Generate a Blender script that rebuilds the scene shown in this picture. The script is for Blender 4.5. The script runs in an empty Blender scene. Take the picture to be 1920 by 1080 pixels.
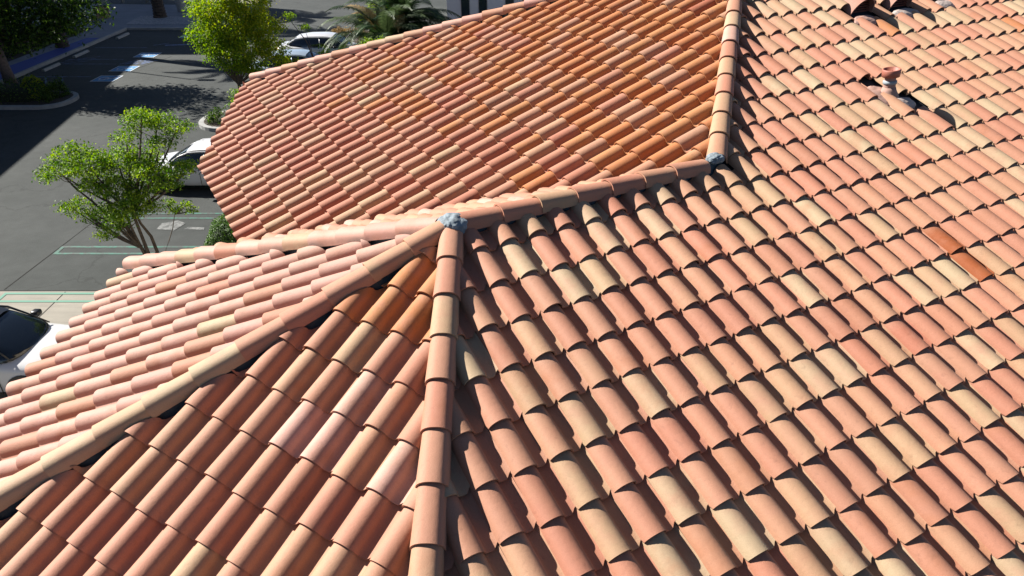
import bpy, bmesh, math, random
import numpy as np
from mathutils import Vector, Matrix, noise as mnoise
R_=math.radians; PI=math.pi
random.seed(7); rng=np.random.default_rng(11)
scene=bpy.context.scene
COL=bpy.context.scene.collection

# ------------------------------------------------------------------ helpers
def link(o,parent=None):
    COL.objects.link(o)
    if parent is not None: o.parent=parent
    return o
def empty(name,loc=(0,0,0),rz=0.0):
    o=bpy.data.objects.new(name,None); o.empty_display_size=.3
    o.location=loc; o.rotation_euler=(0,0,rz); COL.objects.link(o); return o
def tag(o,label=None,cat=None,group=None,kind=None):
    if label: o['label']=label
    if cat: o['category']=cat
    if group: o['group']=group
    if kind: o['kind']=kind
    return o
def obj_bm(name,bm,mat,parent=None,smooth=False,loc=None,rz=None):
    me=bpy.data.meshes.new(name); bm.normal_update(); bm.to_mesh(me); bm.free()
    if smooth: me.shade_smooth()
    mats=mat if isinstance(mat,(list,tuple)) else [mat]
    for m in mats: me.materials.append(m)
    o=bpy.data.objects.new(name,me); link(o,parent)
    if loc is not None: o.location=loc
    if rz is not None: o.rotation_euler=(0,0,rz)
    return o
def obj_pd(name,verts,faces,mat,parent=None,smooth=False,loc=None,rz=None):
    me=bpy.data.meshes.new(name); me.from_pydata([tuple(v) for v in verts],[],faces); me.update()
    if smooth: me.shade_smooth()
    mats=mat if isinstance(mat,(list,tuple)) else [mat]
    for m in mats: me.materials.append(m)
    o=bpy.data.objects.new(name,me); link(o,parent)
    if loc is not None: o.location=loc
    if rz is not None: o.rotation_euler=(0,0,rz)
    return o
def box(bm,x0,x1,y0,y1,z0,z1,bev=0):
    r=bmesh.ops.create_cube(bm,size=1)
    for v in r['verts']:
        v.co=Vector(((x0+x1)/2+v.co.x*(x1-x0),(y0+y1)/2+v.co.y*(y1-y0),(z0+z1)/2+v.co.z*(z1-z0)))
    if bev:
        es=set(e for v in r['verts'] for e in v.link_edges)
        bmesh.ops.bevel(bm,geom=list(es),offset=bev,segments=2,profile=.5,affect='EDGES')
def tube(bm,pts,radii,n=8,cap=True):
    rings=[]
    for i,p in enumerate(pts):
        p=Vector(p)
        a=Vector(pts[max(i-1,0)]); b=Vector(pts[min(i+1,len(pts)-1)])
        t=(b-a).normalized() if (b-a).length>1e-9 else Vector((0,0,1))
        up=Vector((0,0,1)) if abs(t.z)<.95 else Vector((1,0,0))
        s=t.cross(up).normalized(); u=s.cross(t)
        rings.append([bm.verts.new(p+(s*math.cos(2*PI*k/n)+u*math.sin(2*PI*k/n))*radii[i]) for k in range(n)])
    for i in range(len(rings)-1):
        for k in range(n):
            bm.faces.new((rings[i][k],rings[i][(k+1)%n],rings[i+1][(k+1)%n],rings[i+1][k]))
    if cap:
        bm.faces.new(rings[0][::-1]); bm.faces.new(rings[-1])
def lathe(bm,prof,n=24,c=(0,0,0)):
    rings=[[bm.verts.new((c[0]+r*math.cos(2*PI*k/n),c[1]+r*math.sin(2*PI*k/n),c[2]+z)) for k in range(n)] for r,z in prof]
    for i in range(len(rings)-1):
        for k in range(n): bm.faces.new((rings[i][k],rings[i][(k+1)%n],rings[i+1][(k+1)%n],rings[i+1][k]))
    bm.faces.new(rings[0][::-1]); bm.faces.new(rings[-1])
def poly_sheet(name,pts,z,mat,thick=0.0,parent=None):
    bm=bmesh.new(); vs=[bm.verts.new((x,y,z)) for x,y in pts]; f=bm.faces.new(vs)
    bm.normal_update()
    if f.normal.z<0: f.normal_flip()
    if thick:
        r=bmesh.ops.extrude_face_region(bm,geom=[f])
        for v in r['geom']:
            if isinstance(v,bmesh.types.BMVert): v.co.z-=thick
        bmesh.ops.recalc_face_normals(bm,faces=bm.faces)
    return obj_bm(name,bm,mat,parent)

# ------------------------------------------------------------------ materials
def newmat(name):
    m=bpy.data.materials.new(name); m.use_nodes=True; nt=m.node_tree
    return m,nt,nt.nodes,nt.links,nt.nodes['Principled BSDF']
def N(nodes,t,**k):
    n=nodes.new(t)
    for a,b in k.items(): setattr(n,a,b)
    return n
def noise(nodes,links,vec,scale,detail=4,rough=.55):
    n=N(nodes,'ShaderNodeTexNoise'); n.inputs['Scale'].default_value=scale; n.inputs['Detail'].default_value=detail
    n.inputs['Roughness'].default_value=rough
    if vec is not None: links.new(vec,n.inputs['Vector'])
    return n
def ramp(nodes,links,fac,stops,interp='LINEAR'):
    r=N(nodes,'ShaderNodeValToRGB'); e=r.color_ramp.elements; r.color_ramp.interpolation=interp
    while len(e)>1: e.remove(e[-1])
    e[0].position=stops[0][0]; e[0].color=(*stops[0][1],1)
    for p,c in stops[1:]:
        q=e.new(p); q.color=(*c,1)
    links.new(fac,r.inputs['Fac']); return r
def g3(v): return (v,v,v)
def mixc(nodes,links,fac,a,b,mode='MIX'):
    m=N(nodes,'ShaderNodeMix',data_type='RGBA',blend_type=mode)
    for s,i in ((fac,0),(a,6),(b,7)):
        if isinstance(s,(int,float)): m.inputs[i].default_value=s
        elif isinstance(s,tuple): m.inputs[i].default_value=(*s,1)
        else: links.new(s,m.inputs[i])
    return m.outputs[2]
def simple(name,col,rough=.7,metal=0,var=.12,scale=6,bump=0,bscale=60,coat=0,spec=.5):
    col=tuple(c*.8 for c in col)
    m,nt,ns,ls,b=newmat(name)
    tc=N(ns,'ShaderNodeTexCoord'); n=noise(ns,ls,tc.outputs['Object'],scale,5)
    r=ramp(ns,ls,n.outputs['Fac'],[(.25,tuple(max(0,c*(1-var)) for c in col)),(.75,tuple(min(1,c*(1+var)) for c in col))])
    ls.new(r.outputs['Color'],b.inputs['Base Color']); b.inputs['Roughness'].default_value=rough; b.inputs['Metallic'].default_value=metal
    b.inputs['Coat Weight'].default_value=coat; b.inputs['Specular IOR Level'].default_value=spec
    if bump:
        n2=noise(ns,ls,tc.outputs['Object'],bscale,4); bp=N(ns,'ShaderNodeBump'); bp.inputs['Strength'].default_value=bump; bp.inputs['Distance'].default_value=.01
        ls.new(n2.outputs['Fac'],bp.inputs['Height']); ls.new(bp.outputs['Normal'],b.inputs['Normal'])
    return m

def tile_material():
    m,nt,ns,ls,b=newmat('terracotta')
    at=N(ns,'ShaderNodeAttribute',attribute_name='tcol'); ar=N(ns,'ShaderNodeAttribute',attribute_name='trnd')
    uv=N(ns,'ShaderNodeUVMap',uv_map='tuv')
    tc=N(ns,'ShaderNodeTexCoord')
    # blotchy blush, shifted per tile
    sc=N(ns,'ShaderNodeVectorMath',operation='SCALE'); ls.new(ar.outputs['Color'],sc.inputs[0]); sc.inputs['Scale'].default_value=37.0
    ad=N(ns,'ShaderNodeVectorMath',operation='ADD'); ls.new(tc.outputs['Object'],ad.inputs[0]); ls.new(sc.outputs[0],ad.inputs[1])
    n1=noise(ns,ls,ad.outputs[0],5.0,4,.55)
    sp=N(ns,'ShaderNodeSeparateColor'); ls.new(ar.outputs['Color'],sp.inputs[0])
    # blush colour: shift each tile towards pink or buff in soft patches
    blush=ramp(ns,ls,sp.outputs[0],[(0,(.36,.178,.118)),(.35,(.35,.148,.095)),(.65,(.37,.208,.135)),(1,(.32,.115,.05))])
    f1=N(ns,'ShaderNodeMapRange'); f1.inputs[1].default_value=.45; f1.inputs[2].default_value=.8; f1.inputs[3].default_value=0; f1.inputs[4].default_value=.7
    ls.new(n1.outputs['Fac'],f1.inputs[0])
    c1=mixc(ns,ls,f1.outputs[0],at.outputs['Color'],blush.outputs['Color'])
    # ends: flashing gradient along the tile length
    su=N(ns,'ShaderNodeSeparateXYZ'); ls.new(uv.outputs['UV'],su.inputs[0])
    g=N(ns,'ShaderNodeMapRange'); g.inputs[1].default_value=.55; g.inputs[2].default_value=1.0; g.inputs[3].default_value=0; g.inputs[4].default_value=.55
    ls.new(su.outputs['Y'],g.inputs[0])
    gm=N(ns,'ShaderNodeMath',operation='MULTIPLY'); ls.new(g.outputs[0],gm.inputs[0])
    gr=N(ns,'ShaderNodeMapRange'); gr.inputs[1].default_value=.45; gr.inputs[2].default_value=.95; ls.new(sp.outputs[1],gr.inputs[0]); ls.new(gr.outputs[0],gm.inputs[1])
    c2=mixc(ns,ls,gm.outputs[0],c1,(.375,.215,.142))
    # kiln flash: one shoulder of some tiles burnt more orange
    fx=N(ns,'ShaderNodeMapRange',interpolation_type='SMOOTHSTEP'); fx.inputs[1].default_value=.25; fx.inputs[2].default_value=.62; fx.inputs[3].default_value=0; fx.inputs[4].default_value=.6
    ls.new(su.outputs['X'],fx.inputs[0]); fr=N(ns,'ShaderNodeMapRange'); fr.inputs[1].default_value=.4; fr.inputs[2].default_value=1.0; ls.new(sp.outputs[2],fr.inputs[0])
    fm=N(ns,'ShaderNodeMath',operation='MULTIPLY'); ls.new(fx.outputs[0],fm.inputs[0]); ls.new(fr.outputs[0],fm.inputs[1])
    fn=N(ns,'ShaderNodeMath',operation='MULTIPLY'); ls.new(fm.outputs[0],fn.inputs[0]); ls.new(n1.outputs['Fac'],fn.inputs[1])
    c2=mixc(ns,ls,fn.outputs[0],c2,(.31,.118,.056))
    # fine speckle + dirt spots
    n2=noise(ns,ls,tc.outputs['Object'],160,3,.6)
    r2=ramp(ns,ls,n2.outputs['Fac'],[(.3,g3(.90)),(.7,g3(1.06))])
    c3=mixc(ns,ls,1.0,c2,r2.outputs['Color'],'MULTIPLY')
    n3=noise(ns,ls,tc.outputs['Object'],19,6,.65)
    r3=ramp(ns,ls,n3.outputs['Fac'],[(.25,g3(.8)),(.42,g3(1.0))])
    c4=mixc(ns,ls,1.0,c3,r3.outputs['Color'],'MULTIPLY')
    v=N(ns,'ShaderNodeTexVoronoi'); v.inputs['Scale'].default_value=14; ls.new(tc.outputs['Object'],v.inputs['Vector'])
    n4=noise(ns,ls,tc.outputs['Object'],2.2,3)
    th=N(ns,'ShaderNodeMath',operation='MULTIPLY'); th.inputs[1].default_value=.075; 
    pr=N(ns,'ShaderNodeMapRange'); pr.inputs[1].default_value=.5; pr.inputs[2].default_value=.72; ls.new(n4.outputs['Fac'],pr.inputs[0]); ls.new(pr.outputs[0],th.inputs[0])
    lt=N(ns,'ShaderNodeMath',operation='LESS_THAN'); ls.new(v.outputs['Distance'],lt.inputs[0]); ls.new(th.outputs[0],lt.inputs[1])
    lm=N(ns,'ShaderNodeMath',operation='MULTIPLY'); ls.new(lt.outputs[0],lm.inputs[0]); lm.inputs[1].default_value=.45
    c5=mixc(ns,ls,lm.outputs[0],c4,(.16,.11,.08))
    ls.new(c5,b.inputs['Base Color'])
    b.inputs['Roughness'].default_value=.72; b.inputs['Specular IOR Level'].default_value=.35
    bp=N(ns,'ShaderNodeBump'); bp.inputs['Strength'].default_value=.25; bp.inputs['Distance'].default_value=.004
    ls.new(n2.outputs['Fac'],bp.inputs['Height'])
    bp2=N(ns,'ShaderNodeBump'); bp2.inputs['Strength'].default_value=.25; bp2.inputs['Distance'].default_value=.01
    ls.new(n3.outputs['Fac'],bp2.inputs['Height']); ls.new(bp.outputs['Normal'],bp2.inputs['Normal'])
    ls.new(bp2.outputs['Normal'],b.inputs['Normal'])
    return m
M_TILE=tile_material()
M_FELT=simple('roofing_felt',(.035,.045,.06),.85,var=.35,scale=14,bump=.3)
M_STUCCO=simple('stucco',(.58,.50,.38),.9,bump=.5,bscale=90)
M_WOOD=simple('fascia_paint',(.30,.20,.13),.6)
M_MORTAR=simple('blue_grey_mortar',(.20,.24,.265),.9,var=.4,scale=18,bump=.5,bscale=45)
M_MORTAR_B=simple('birdstop_mortar',(.05,.08,.10),.9,var=.4,scale=9,bump=.6,bscale=40)
M_BUFF=simple('buff_mortar',(.36,.30,.22),.9,var=.35,scale=14,bump=.6,bscale=40)
M_WHITE=simple('white_car_paint',(.68,.68,.68),.25,var=.01,coat=.6)
M_SILV=simple('silver_blue_paint',(.42,.50,.58),.28,metal=.3,var=.02,coat=.6)
M_BLACKP=simple('black_trim',(.012,.013,.016),.3,var=.2)
M_TYRE=simple('tyre_rubber',(.02,.02,.02),.85)
M_RIM=simple('alloy_rim',(.35,.35,.36),.35,metal=.8)
M_RED=simple('tail_lamp_red',(.45,.02,.02),.25)
M_LAMP=simple('headlamp_lens',(.6,.62,.65),.1)
M_POT=simple('cast_concrete',(.30,.31,.31),.85,bump=.3)
M_KERB=simple('kerb_concrete',(.33,.33,.32),.85,bump=.3,var=.2,scale=3)
M_BARK=simple('bark',(.085,.065,.05),.9,var=.4,scale=10,bump=.8,bscale=30)
M_BARKL=simple('smooth_bark',(.16,.12,.10),.85,var=.35,scale=10,bump=.5,bscale=30)
M_PALMT=simple('palm_trunk_bark',(.06,.045,.035),.95,var=.5,scale=7,bump=1,bscale=14)
M_SOIL=simple('mulch',(.05,.035,.025),.95,var=.5,scale=12,bump=.6)
M_GLASSB=simple('window_glass',(.03,.045,.05),.08,var=.2)
M_WALLW=simple('white_render',(.80,.80,.80),.8,var=.03)
M_TERRA=simple('painted_red_metal',(.36,.12,.08),.6,var=.3,scale=12)
M_PINKM=simple('pink_weathered_flashing',(.40,.24,.19),.8,var=.2,scale=9,bump=.4,bscale=20)
M_WHITEM=simple('whitewashed_flashing',(.44,.36,.32),.8,var=.2,scale=9,bump=.4,bscale=20)
M_GRAVEL=simple('pale_gravel',(.28,.29,.31),.9,var=.55,scale=9,bump=1,bscale=12)
M_SEAM=simple('joint_sealant',(.03,.03,.028),.95,spec=.1)
M_STEEL=simple('painted_steel',(.18,.18,.17),.5)
def glass_car():
    m,nt,ns,ls,b=newmat('dark_car_glass')
    b.inputs['Base Color'].default_value=(.008,.012,.018,1); b.inputs['Roughness'].default_value=.05; b.inputs['Specular IOR Level'].default_value=.6
    b.inputs['Coat Weight'].default_value=.3
    return m
M_CGLASS=glass_car()
def asphalt():
    m,nt,ns,ls,b=newmat('asphalt'); tc=N(ns,'ShaderNodeTexCoord'); o=tc.outputs['Object']
    n1=noise(ns,ls,o,.35,6,.6); n2=noise(ns,ls,o,2.3,5,.6); n3=noise(ns,ls,o,90,3,.7)
    r1=ramp(ns,ls,n1.outputs['Fac'],[(.3,(.036,.041,.039)),(.7,(.054,.059,.0565))])
    r2=ramp(ns,ls,n2.outputs['Fac'],[(.3,g3(.86)),(.7,g3(1.08))])
    r3=ramp(ns,ls,n3.outputs['Fac'],[(.3,g3(.78)),(.7,g3(1.2))])
    c=mixc(ns,ls,1.,r1.outputs['Color'],r2.outputs['Color'],'MULTIPLY'); c=mixc(ns,ls,1.,c,r3.outputs['Color'],'MULTIPLY')
    # wandering cracks
    mp=N(ns,'ShaderNodeVectorMath',operation='ADD'); nw=noise(ns,ls,o,.8,4); s=N(ns,'ShaderNodeVectorMath',operation='SCALE'); s.inputs['Scale'].default_value=2.2
    ls.new(nw.outputs['Color'],s.inputs[0]); ls.new(o,mp.inputs[0]); ls.new(s.outputs[0],mp.inputs[1])
    v=N(ns,'ShaderNodeTexVoronoi',feature='DISTANCE_TO_EDGE'); v.inputs['Scale'].default_value=.16; ls.new(mp.outputs[0],v.inputs['Vector'])
    rc=ramp(ns,ls,v.outputs['Distance'],[(0,g3(.72)),(.003,g3(.8)),(.007,g3(1))])
    c=mixc(ns,ls,1.,c,rc.outputs['Color'],'MULTIPLY')
    ls.new(c,b.inputs['Base Color']); b.inputs['Roughness'].default_value=.9; b.inputs['Specular IOR Level'].default_value=.25
    bp=N(ns,'ShaderNodeBump'); bp.inputs['Strength'].default_value=.5; bp.inputs['Distance'].default_value=.01; ls.new(n3.outputs['Fac'],bp.inputs['Height']); ls.new(bp.outputs['Normal'],b.inputs['Normal'])
    return m
M_ASPH=asphalt()
def concrete(name,col):
    m,nt,ns,ls,b=newmat(name); tc=N(ns,'ShaderNodeTexCoord'); o=tc.outputs['Object']
    n1=noise(ns,ls,o,.9,6,.6); n3=noise(ns,ls,o,70,3,.7)
    mpp=N(ns,'ShaderNodeMapping'); mpp.inputs['Scale'].default_value=(.6,6,1); ls.new(o,mpp.inputs[0]); n4=noise(ns,ls,mpp.outputs[0],1.2,5,.6)
    r1=ramp(ns,ls,n1.outputs['Fac'],[(.3,tuple(c*.85 for c in col)),(.7,tuple(c*1.1 for c in col))])
    r3=ramp(ns,ls,n3.outputs['Fac'],[(.3,g3(.92)),(.7,g3(1.06))]); r4=ramp(ns,ls,n4.outputs['Fac'],[(.35,g3(.86)),(.6,g3(1.04))])
    c=mixc(ns,ls,1.,r1.outputs['Color'],r3.outputs['Color'],'MULTIPLY'); c=mixc(ns,ls,1.,c,r4.outputs['Color'],'MULTIPLY')
    ls.new(c,b.inputs['Base Color']); b.inputs['Roughness'].default_value=.85
    return m
M_CONC=concrete('concrete_slab',(.225,.208,.172)); M_WALK=concrete('walk_concrete',(.16,.175,.205))
def paint(name,col,wear=.5,scale=5):
    m,nt,ns,ls,b=newmat(name); tc=N(ns,'ShaderNodeTexCoord'); o=tc.outputs['Object']
    n=noise(ns,ls,o,scale,8,.75); r=ramp(ns,ls,n.outputs['Fac'],[(wear-.08,(.046,.050,.048)),(wear+.06,col)])
    ls.new(r.outputs['Color'],b.inputs['Base Color']); b.inputs['Roughness'].default_value=.75
    return m
M_PGREEN=paint('worn_green_paint',(.03,.125,.09),.50,4); M_PGREENC=paint('green_paint',(.075,.21,.15),.24,9)
M_PBLUE=paint('blue_paint',(.025,.05,.24),.32,3); M_PBLUE2=paint('symbol_blue_paint',(.05,.20,.42),.25,6)
M_PWHITE=paint('white_paint',(.45,.47,.48),.32,5); M_PBLUEW=paint('worn_blue_paint',(.08,.13,.28),.5,3)
M_SPILL=paint('dried_pale_spill',(.15,.155,.15),.5,6)
def leafmat(name,c0,c1,c2,trans=.35):
    m,nt,ns,ls,b=newmat(name)
    at=N(ns,'ShaderNodeAttribute',attribute_name='lrnd')
    r=ramp(ns,ls,at.outputs['Fac'],[(0,c0),(.5,c1),(1,c2)])
    ls.new(r.outputs['Color'],b.inputs['Base Color']); b.inputs['Roughness'].default_value=.55; b.inputs['Specular IOR Level'].default_value=.25
    tr=N(ns,'ShaderNodeBsdfTranslucent'); hs=N(ns,'ShaderNodeHueSaturation'); hs.inputs['Saturation'].default_value=1.15; hs.inputs['Value'].default_value=1.9
    ls.new(r.outputs['Color'],hs.inputs['Color']); ls.new(hs.outputs['Color'],tr.inputs['Color'])
    mx=N(ns,'ShaderNodeMixShader'); mx.inputs[0].default_value=trans
    ls.new(b.outputs[0],mx.inputs[1]); ls.new(tr.outputs[0],mx.inputs[2]); ls.new(mx.outputs[0],ns['Material Output'].inputs['Surface'])
    return m
M_LFG=leafmat('bright_green_leaves',(.035,.09,.008),(.105,.19,.016),(.22,.30,.03),.36)
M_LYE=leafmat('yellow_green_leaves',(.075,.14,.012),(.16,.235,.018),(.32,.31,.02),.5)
M_LDK=leafmat('dark_green_leaves',(.012,.028,.006),(.03,.06,.010),(.11,.18,.03),.4)
M_LBU=leafmat('hedge_leaves',(.028,.06,.01),(.05,.11,.018),(.09,.16,.03),.25)
M_LPA=leafmat('palm_leaves',(.014,.036,.01),(.032,.06,.02),(.075,.105,.045),.15)
M_LDRY=leafmat('dry_leaves',(.10,.07,.03),(.20,.13,.05),(.30,.22,.10),.2)

# ------------------------------------------------------------------ the tiled house
TH=0.38275838621721225; TT=math.tan(TH); W=.28; EX=.36564
X2=2.884376; AX=(6.52078,3.636406,1.46407)
HZ=6.5                                   # wing ridge above the ground
ROOF_LOC=(-.49,5.39,0); ROOF_RZ=R_(29.6)
house=empty('house',ROOF_LOC,ROOF_RZ)
tag(house,'stucco house seen from above with a hipped roof of mixed pink and buff barrel tiles','house')
AZ={'R':-PI/2,'F':R_(-149.24),'N':R_(-208.75),'M':R_(-270),'L':PI,'B':PI/2}

def prof(npts=16):
    """cross-section of one S tile: x in widths, z in metres (barrel then pan)"""
    pts=[(.004,.014)]
    nb=max(7,npts-6)
    for i in range(nb+1):
        a=PI-.16-(PI-.16-.12)*(i/nb)
        x=.335+.325*math.cos(a); z=.010+.088*math.sin(a)**.92
        pts.append((x,z))
    pts+=[(.70,.008),(.78,.002),(.88,.002),(.985,.008),(1.05,.026)]
    return pts
PAL={ # (weight, colour)
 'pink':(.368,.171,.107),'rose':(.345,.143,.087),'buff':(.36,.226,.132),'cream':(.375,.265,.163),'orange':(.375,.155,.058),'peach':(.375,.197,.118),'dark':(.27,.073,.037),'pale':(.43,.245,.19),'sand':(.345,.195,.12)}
def pick(ws):
    r=random.random()*sum(w for w,_ in ws)
    for w,n in ws:
        r-=w
        if r<=0: break
    c=PAL[n]; k=random.uniform(.93,1.06); h=random.uniform(-.015,.015)
    return (min(1,c[0]*k),max(0,(c[1]+h)*k),max(0,(c[2]+h*.6)*k))
def mk_tile_mesh(tiles,pr,th=.013):
    """tiles: list of (origin(x,y,z) at barrel-left butt, hh, dn, nn, colour, length)"""
    n=len(pr); px=np.array([p[0]*W for p in pr]); pz=np.array([p[1] for p in pr])
    # stations along the length (u upslope from butt): 0 butt, mid, top
    V=[];Fc=[];UV=[];FCOL=[];FR=[];FS=[]
    cx=.335*W
    base=0
    for (o,hh,dn,nn,col,ln,lift) in tiles:
        o=np.array(o);hh=np.array(hh);dn=np.array(dn);nn=np.array(nn)
        rows=[]
        def st(u,sc,dz,zs=1.0):
            return o[None]+np.outer((px-cx)*sc+cx,hh)-dn[None]*u+np.outer(pz*zs+dz,nn)
        A=st(0,1.0,lift); A[0]-=dn*.034; A[-1]-=dn*.04; A[-2]-=dn*.03; B=st(ln*.5,.985,lift*.5,.985); C=st(ln,.965,.0,.96)
        # butt face and underside
        A2=A.copy(); D=st(0.0,.955,lift-th,.99); D[0]-=dn*.034; D[-1]-=dn*.04; D[-2]-=dn*.03; E=st(.09,.95,lift*.78-th,.985)
        D2=D.copy()
        V+= [A,B,C,A2,D,D2,E]
        r=np.random.rand(3)*1.0
        def strip(i0,i1,sm,flip=False):
            for k in range(n-1):
                a=base+i0*n+k; b_=base+i1*n+k
                f=(a,a+1,b_+1,b_) if not flip else (a,b_,b_+1,a+1)
                Fc.append(f); FS.append(sm); FCOL.append(col); FR.append(r)
                v0={0:0,1:.5,2:1,3:0,4:0,5:0,6:.2}[i0]; v1={0:0,1:.5,2:1,3:0,4:0,5:0,6:.2}[i1]
                uu=[(k/n,v0),((k+1)/n,v0),((k+1)/n,v1),(k/n,v1)]
                if flip: uu=[uu[0],uu[3],uu[2],uu[1]]
                UV.extend(uu)
        strip(0,1,True); strip(1,2,True); strip(4,3,False); strip(6,5,True)
        base+=7*n
    V=np.concatenate(V); me=bpy.data.meshes.new('tiles')
    nf=len(Fc); me.vertices.add(len(V)); me.vertices.foreach_set('co',V.ravel())
    me.loops.add(nf*4); me.loops.foreach_set('vertex_index',np.array(Fc,dtype=np.int32).ravel())
    me.polygons.add(nf); me.polygons.foreach_set('loop_start',np.arange(0,nf*4,4,dtype=np.int32)); me.polygons.foreach_set('loop_total',np.full(nf,4,dtype=np.int32))
    me.polygons.foreach_set('use_smooth',np.array(FS))
    me.update(calc_edges=True)
    a=me.attributes.new('tcol','FLOAT_COLOR','FACE'); c=np.ones((nf,4),np.float32); c[:,:3]=np.array(FCOL); a.data.foreach_set('color',c.ravel())
    a=me.attributes.new('trnd','FLOAT_COLOR','FACE'); c=np.ones((nf,4),np.float32); c[:,:3]=np.array(FR); a.data.foreach_set('color',c.ravel())
    u=me.uv_layers.new(name='tuv'); u.data.foreach_set('uv',np.array(UV,np.float32).ravel())
    return me
def clip_mesh(me,planes):
    """keep the side each (point, normal) points to"""
    bm=bmesh.new(); bm.from_mesh(me)
    for co,no in planes:
        bmesh.ops.bisect_plane(bm,geom=bm.verts[:]+bm.edges[:]+bm.faces[:],plane_co=co,plane_no=no,clear_inner=True,clear_outer=False)
    bm.to_mesh(me); bm.free()
def slope(name,az,O,a0,d0,kr,jr,planes_fn,palette,npts=16,skip=None,colf=None):
    hh=(-math.sin(az),math.cos(az),0); dn=(math.cos(az)*math.cos(TH),math.sin(az)*math.cos(TH),-math.sin(TH))
    nn=(math.cos(az)*math.sin(TH),math.sin(az)*math.sin(TH),math.cos(TH))
    groups={}
    for k in range(*kr):
        for j in range(*jr):
            if skip and skip(k,j): continue
            key,inside=planes_fn(k,j)
            # cull tiles far outside
            a=(a0+k)*W; d=(d0+j)*EX
            c=[O[i]+hh[i]*(a+W/2)+dn[i]*(d-.2) for i in range(3)]
            pls=inside
            if any((c[0]-p[0][0])*p[1][0]+(c[1]-p[0][1])*p[1][1]<-.35 for p in pls): continue
            ja=random.gauss(0,.0022); jd=random.gauss(0,.006); jn=random.uniform(0,.005); rot=random.gauss(0,.006)
            o=[O[i]+hh[i]*(a+ja)+dn[i]*(d+jd)+nn[i]*jn for i in range(3)]; o[2]+=HZ
            h2=tuple(hh[i]*math.cos(rot)+dn[i]*math.sin(rot) for i in range(3)); d2=tuple(dn[i]*math.cos(rot)-hh[i]*math.sin(rot) for i in range(3))
            col=(colf(k,j,c) if colf else None) or pick(palette(c) if callable(palette) else palette)
            groups.setdefault(key,([],pls))[0].append((o,h2,d2,nn,col,.425,.031+random.uniform(-.002,.004)))
    pr=prof(npts); bm=bmesh.new()
    for key,(tl,pls) in groups.items():
        me=mk_tile_mesh(tl,pr)
        clip_mesh(me,[((p[0][0],p[0][1],0),(p[1][0],p[1][1],0)) for p in pls])
        bm.from_mesh(me); bpy.data.meshes.remove(me)
    me=bpy.data.meshes.new(name); bm.to_mesh(me); bm.free(); me.materials.append(M_TILE)
    o=bpy.data.objects.new('roof_slope',me); link(o,house); return o
def vline(p,d,side,gap=.05):
    """vertical clip plane through p along d (2D), keeping the side towards vector side"""
    n=(-d[1],d[0]); L=math.hypot(*n); n=(n[0]/L,n[1]/L)
    if n[0]*side[0]+n[1]*side[1]<0: n=(-n[0],-n[1])
    return ((p[0]+n[0]*gap,p[1]+n[1]*gap),n)
def hdir(a1,a2):
    m=(a1+a2)/2; v=Vector((math.cos(m),math.sin(m),-TT*math.cos((a1-a2)/2))); return v.normalized()
dRF=hdir(AZ['R'],AZ['F']); dFN=hdir(AZ['F'],AZ['N']); dNM=hdir(AZ['N'],AZ['M'])
dMAIN=Vector((1,1,TT)).normalized(); dBACK=Vector((-1,1,-TT)).normalized()
P1=(0,0); P2=(X2,0)
def az2(a): return (math.cos(a),math.sin(a))
pRF_R=vline(P1,dRF[:2],az2(AZ['R']),.035); pRF_F=vline(P1,dRF[:2],az2(AZ['F']),.06)
pFN_F=vline(P1,dFN[:2],az2(AZ['F']),.108); pFN_N=vline(P1,dFN[:2],az2(AZ['N']),.05)
pNM_N=vline(P1,dNM[:2],az2(AZ['N']),.135); pNM_M=vline(P1,dNM[:2],az2(AZ['M']),.10)
pRidge_R=((0,-.055),(0,-1)); pRidge_M=((0,.055),(0,1))
pMain_R=vline(P2,(1,1),(1,-1),.05); pMain_L=vline(P2,(1,1),(-1,1),.045)
pVal_L=vline(P2,(-1,1),(1,1),-.02); pVal_M=vline(P2,(-1,1),(-1,-1),-.06)
pBack_L=vline((AX[0],AX[1]),(-1,1),(-1,-1),.12); pBack_B=vline((AX[0],AX[1]),(-1,1),(1,1),.06)
pTop_R=((0,AX[1]-.06),(0,-1)); pTop_B=((0,AX[1]+.06),(0,1))
CUT0=(-1.17,7.15); CUT1=(.10,9.62)
pCut=vline(CUT0,(CUT1[0]-CUT0[0],CUT1[1]-CUT0[1]),(1,-1),0)
XR=16.0
pEnd=((XR,0),(-1,0))
O1=(0,0,0); O2=(X2,0,0); OA=AX
# R: lower-right field (front slope, continuous past the inner corner)
def R_planes(k,j):
    if k<=10: return 'wing',[pRF_R,pRidge_R]
    return 'main',[pMain_R,pTop_R,pEnd]
HOLES={(21,-1),(22,0),(25,-5),(26,-5),(28,-5),(29,-5),(32,-5)}
def Rcol(k,j,c):
    if (k,j) in ((16,5),(16,6)): return (.26,.07,.02)
    return None
def Rpal(c):
    return [(52,'pink'),(20,'peach'),(11,'buff'),(12,'cream'),(4,'rose')] if c[0]<5 else [(33,'pink'),(24,'peach'),(21,'buff'),(18,'cream'),(1,'orange')]
sR=slope('front_slope',AZ['R'],O1,.0192,-.2468,(-16,60),(-11,13),R_planes,Rpal,18,skip=lambda k,j:(k,j) in HOLES,colf=Rcol)
sR['label']='broad front roof slope of mixed pink and buff barrel tiles'
sF=slope('facet_slope',AZ['F'],O1,-4.6454,5.9127,(-12,22),(-6,7),lambda k,j:('a',[pRF_F,pFN_F]),[(62,'pink'),(4,'pale'),(18,'peach'),(8,'rose'),(12,'buff'),(1,'orange')],18,
   colf=lambda k,j,c:(pick([(3,'orange'),(1,'peach')]) if (c[2]>-.42 and random.random()<.6) else None))
sF['label']='narrow hipped end slope of pink tiles, darkly shaded between its barrels'
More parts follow.
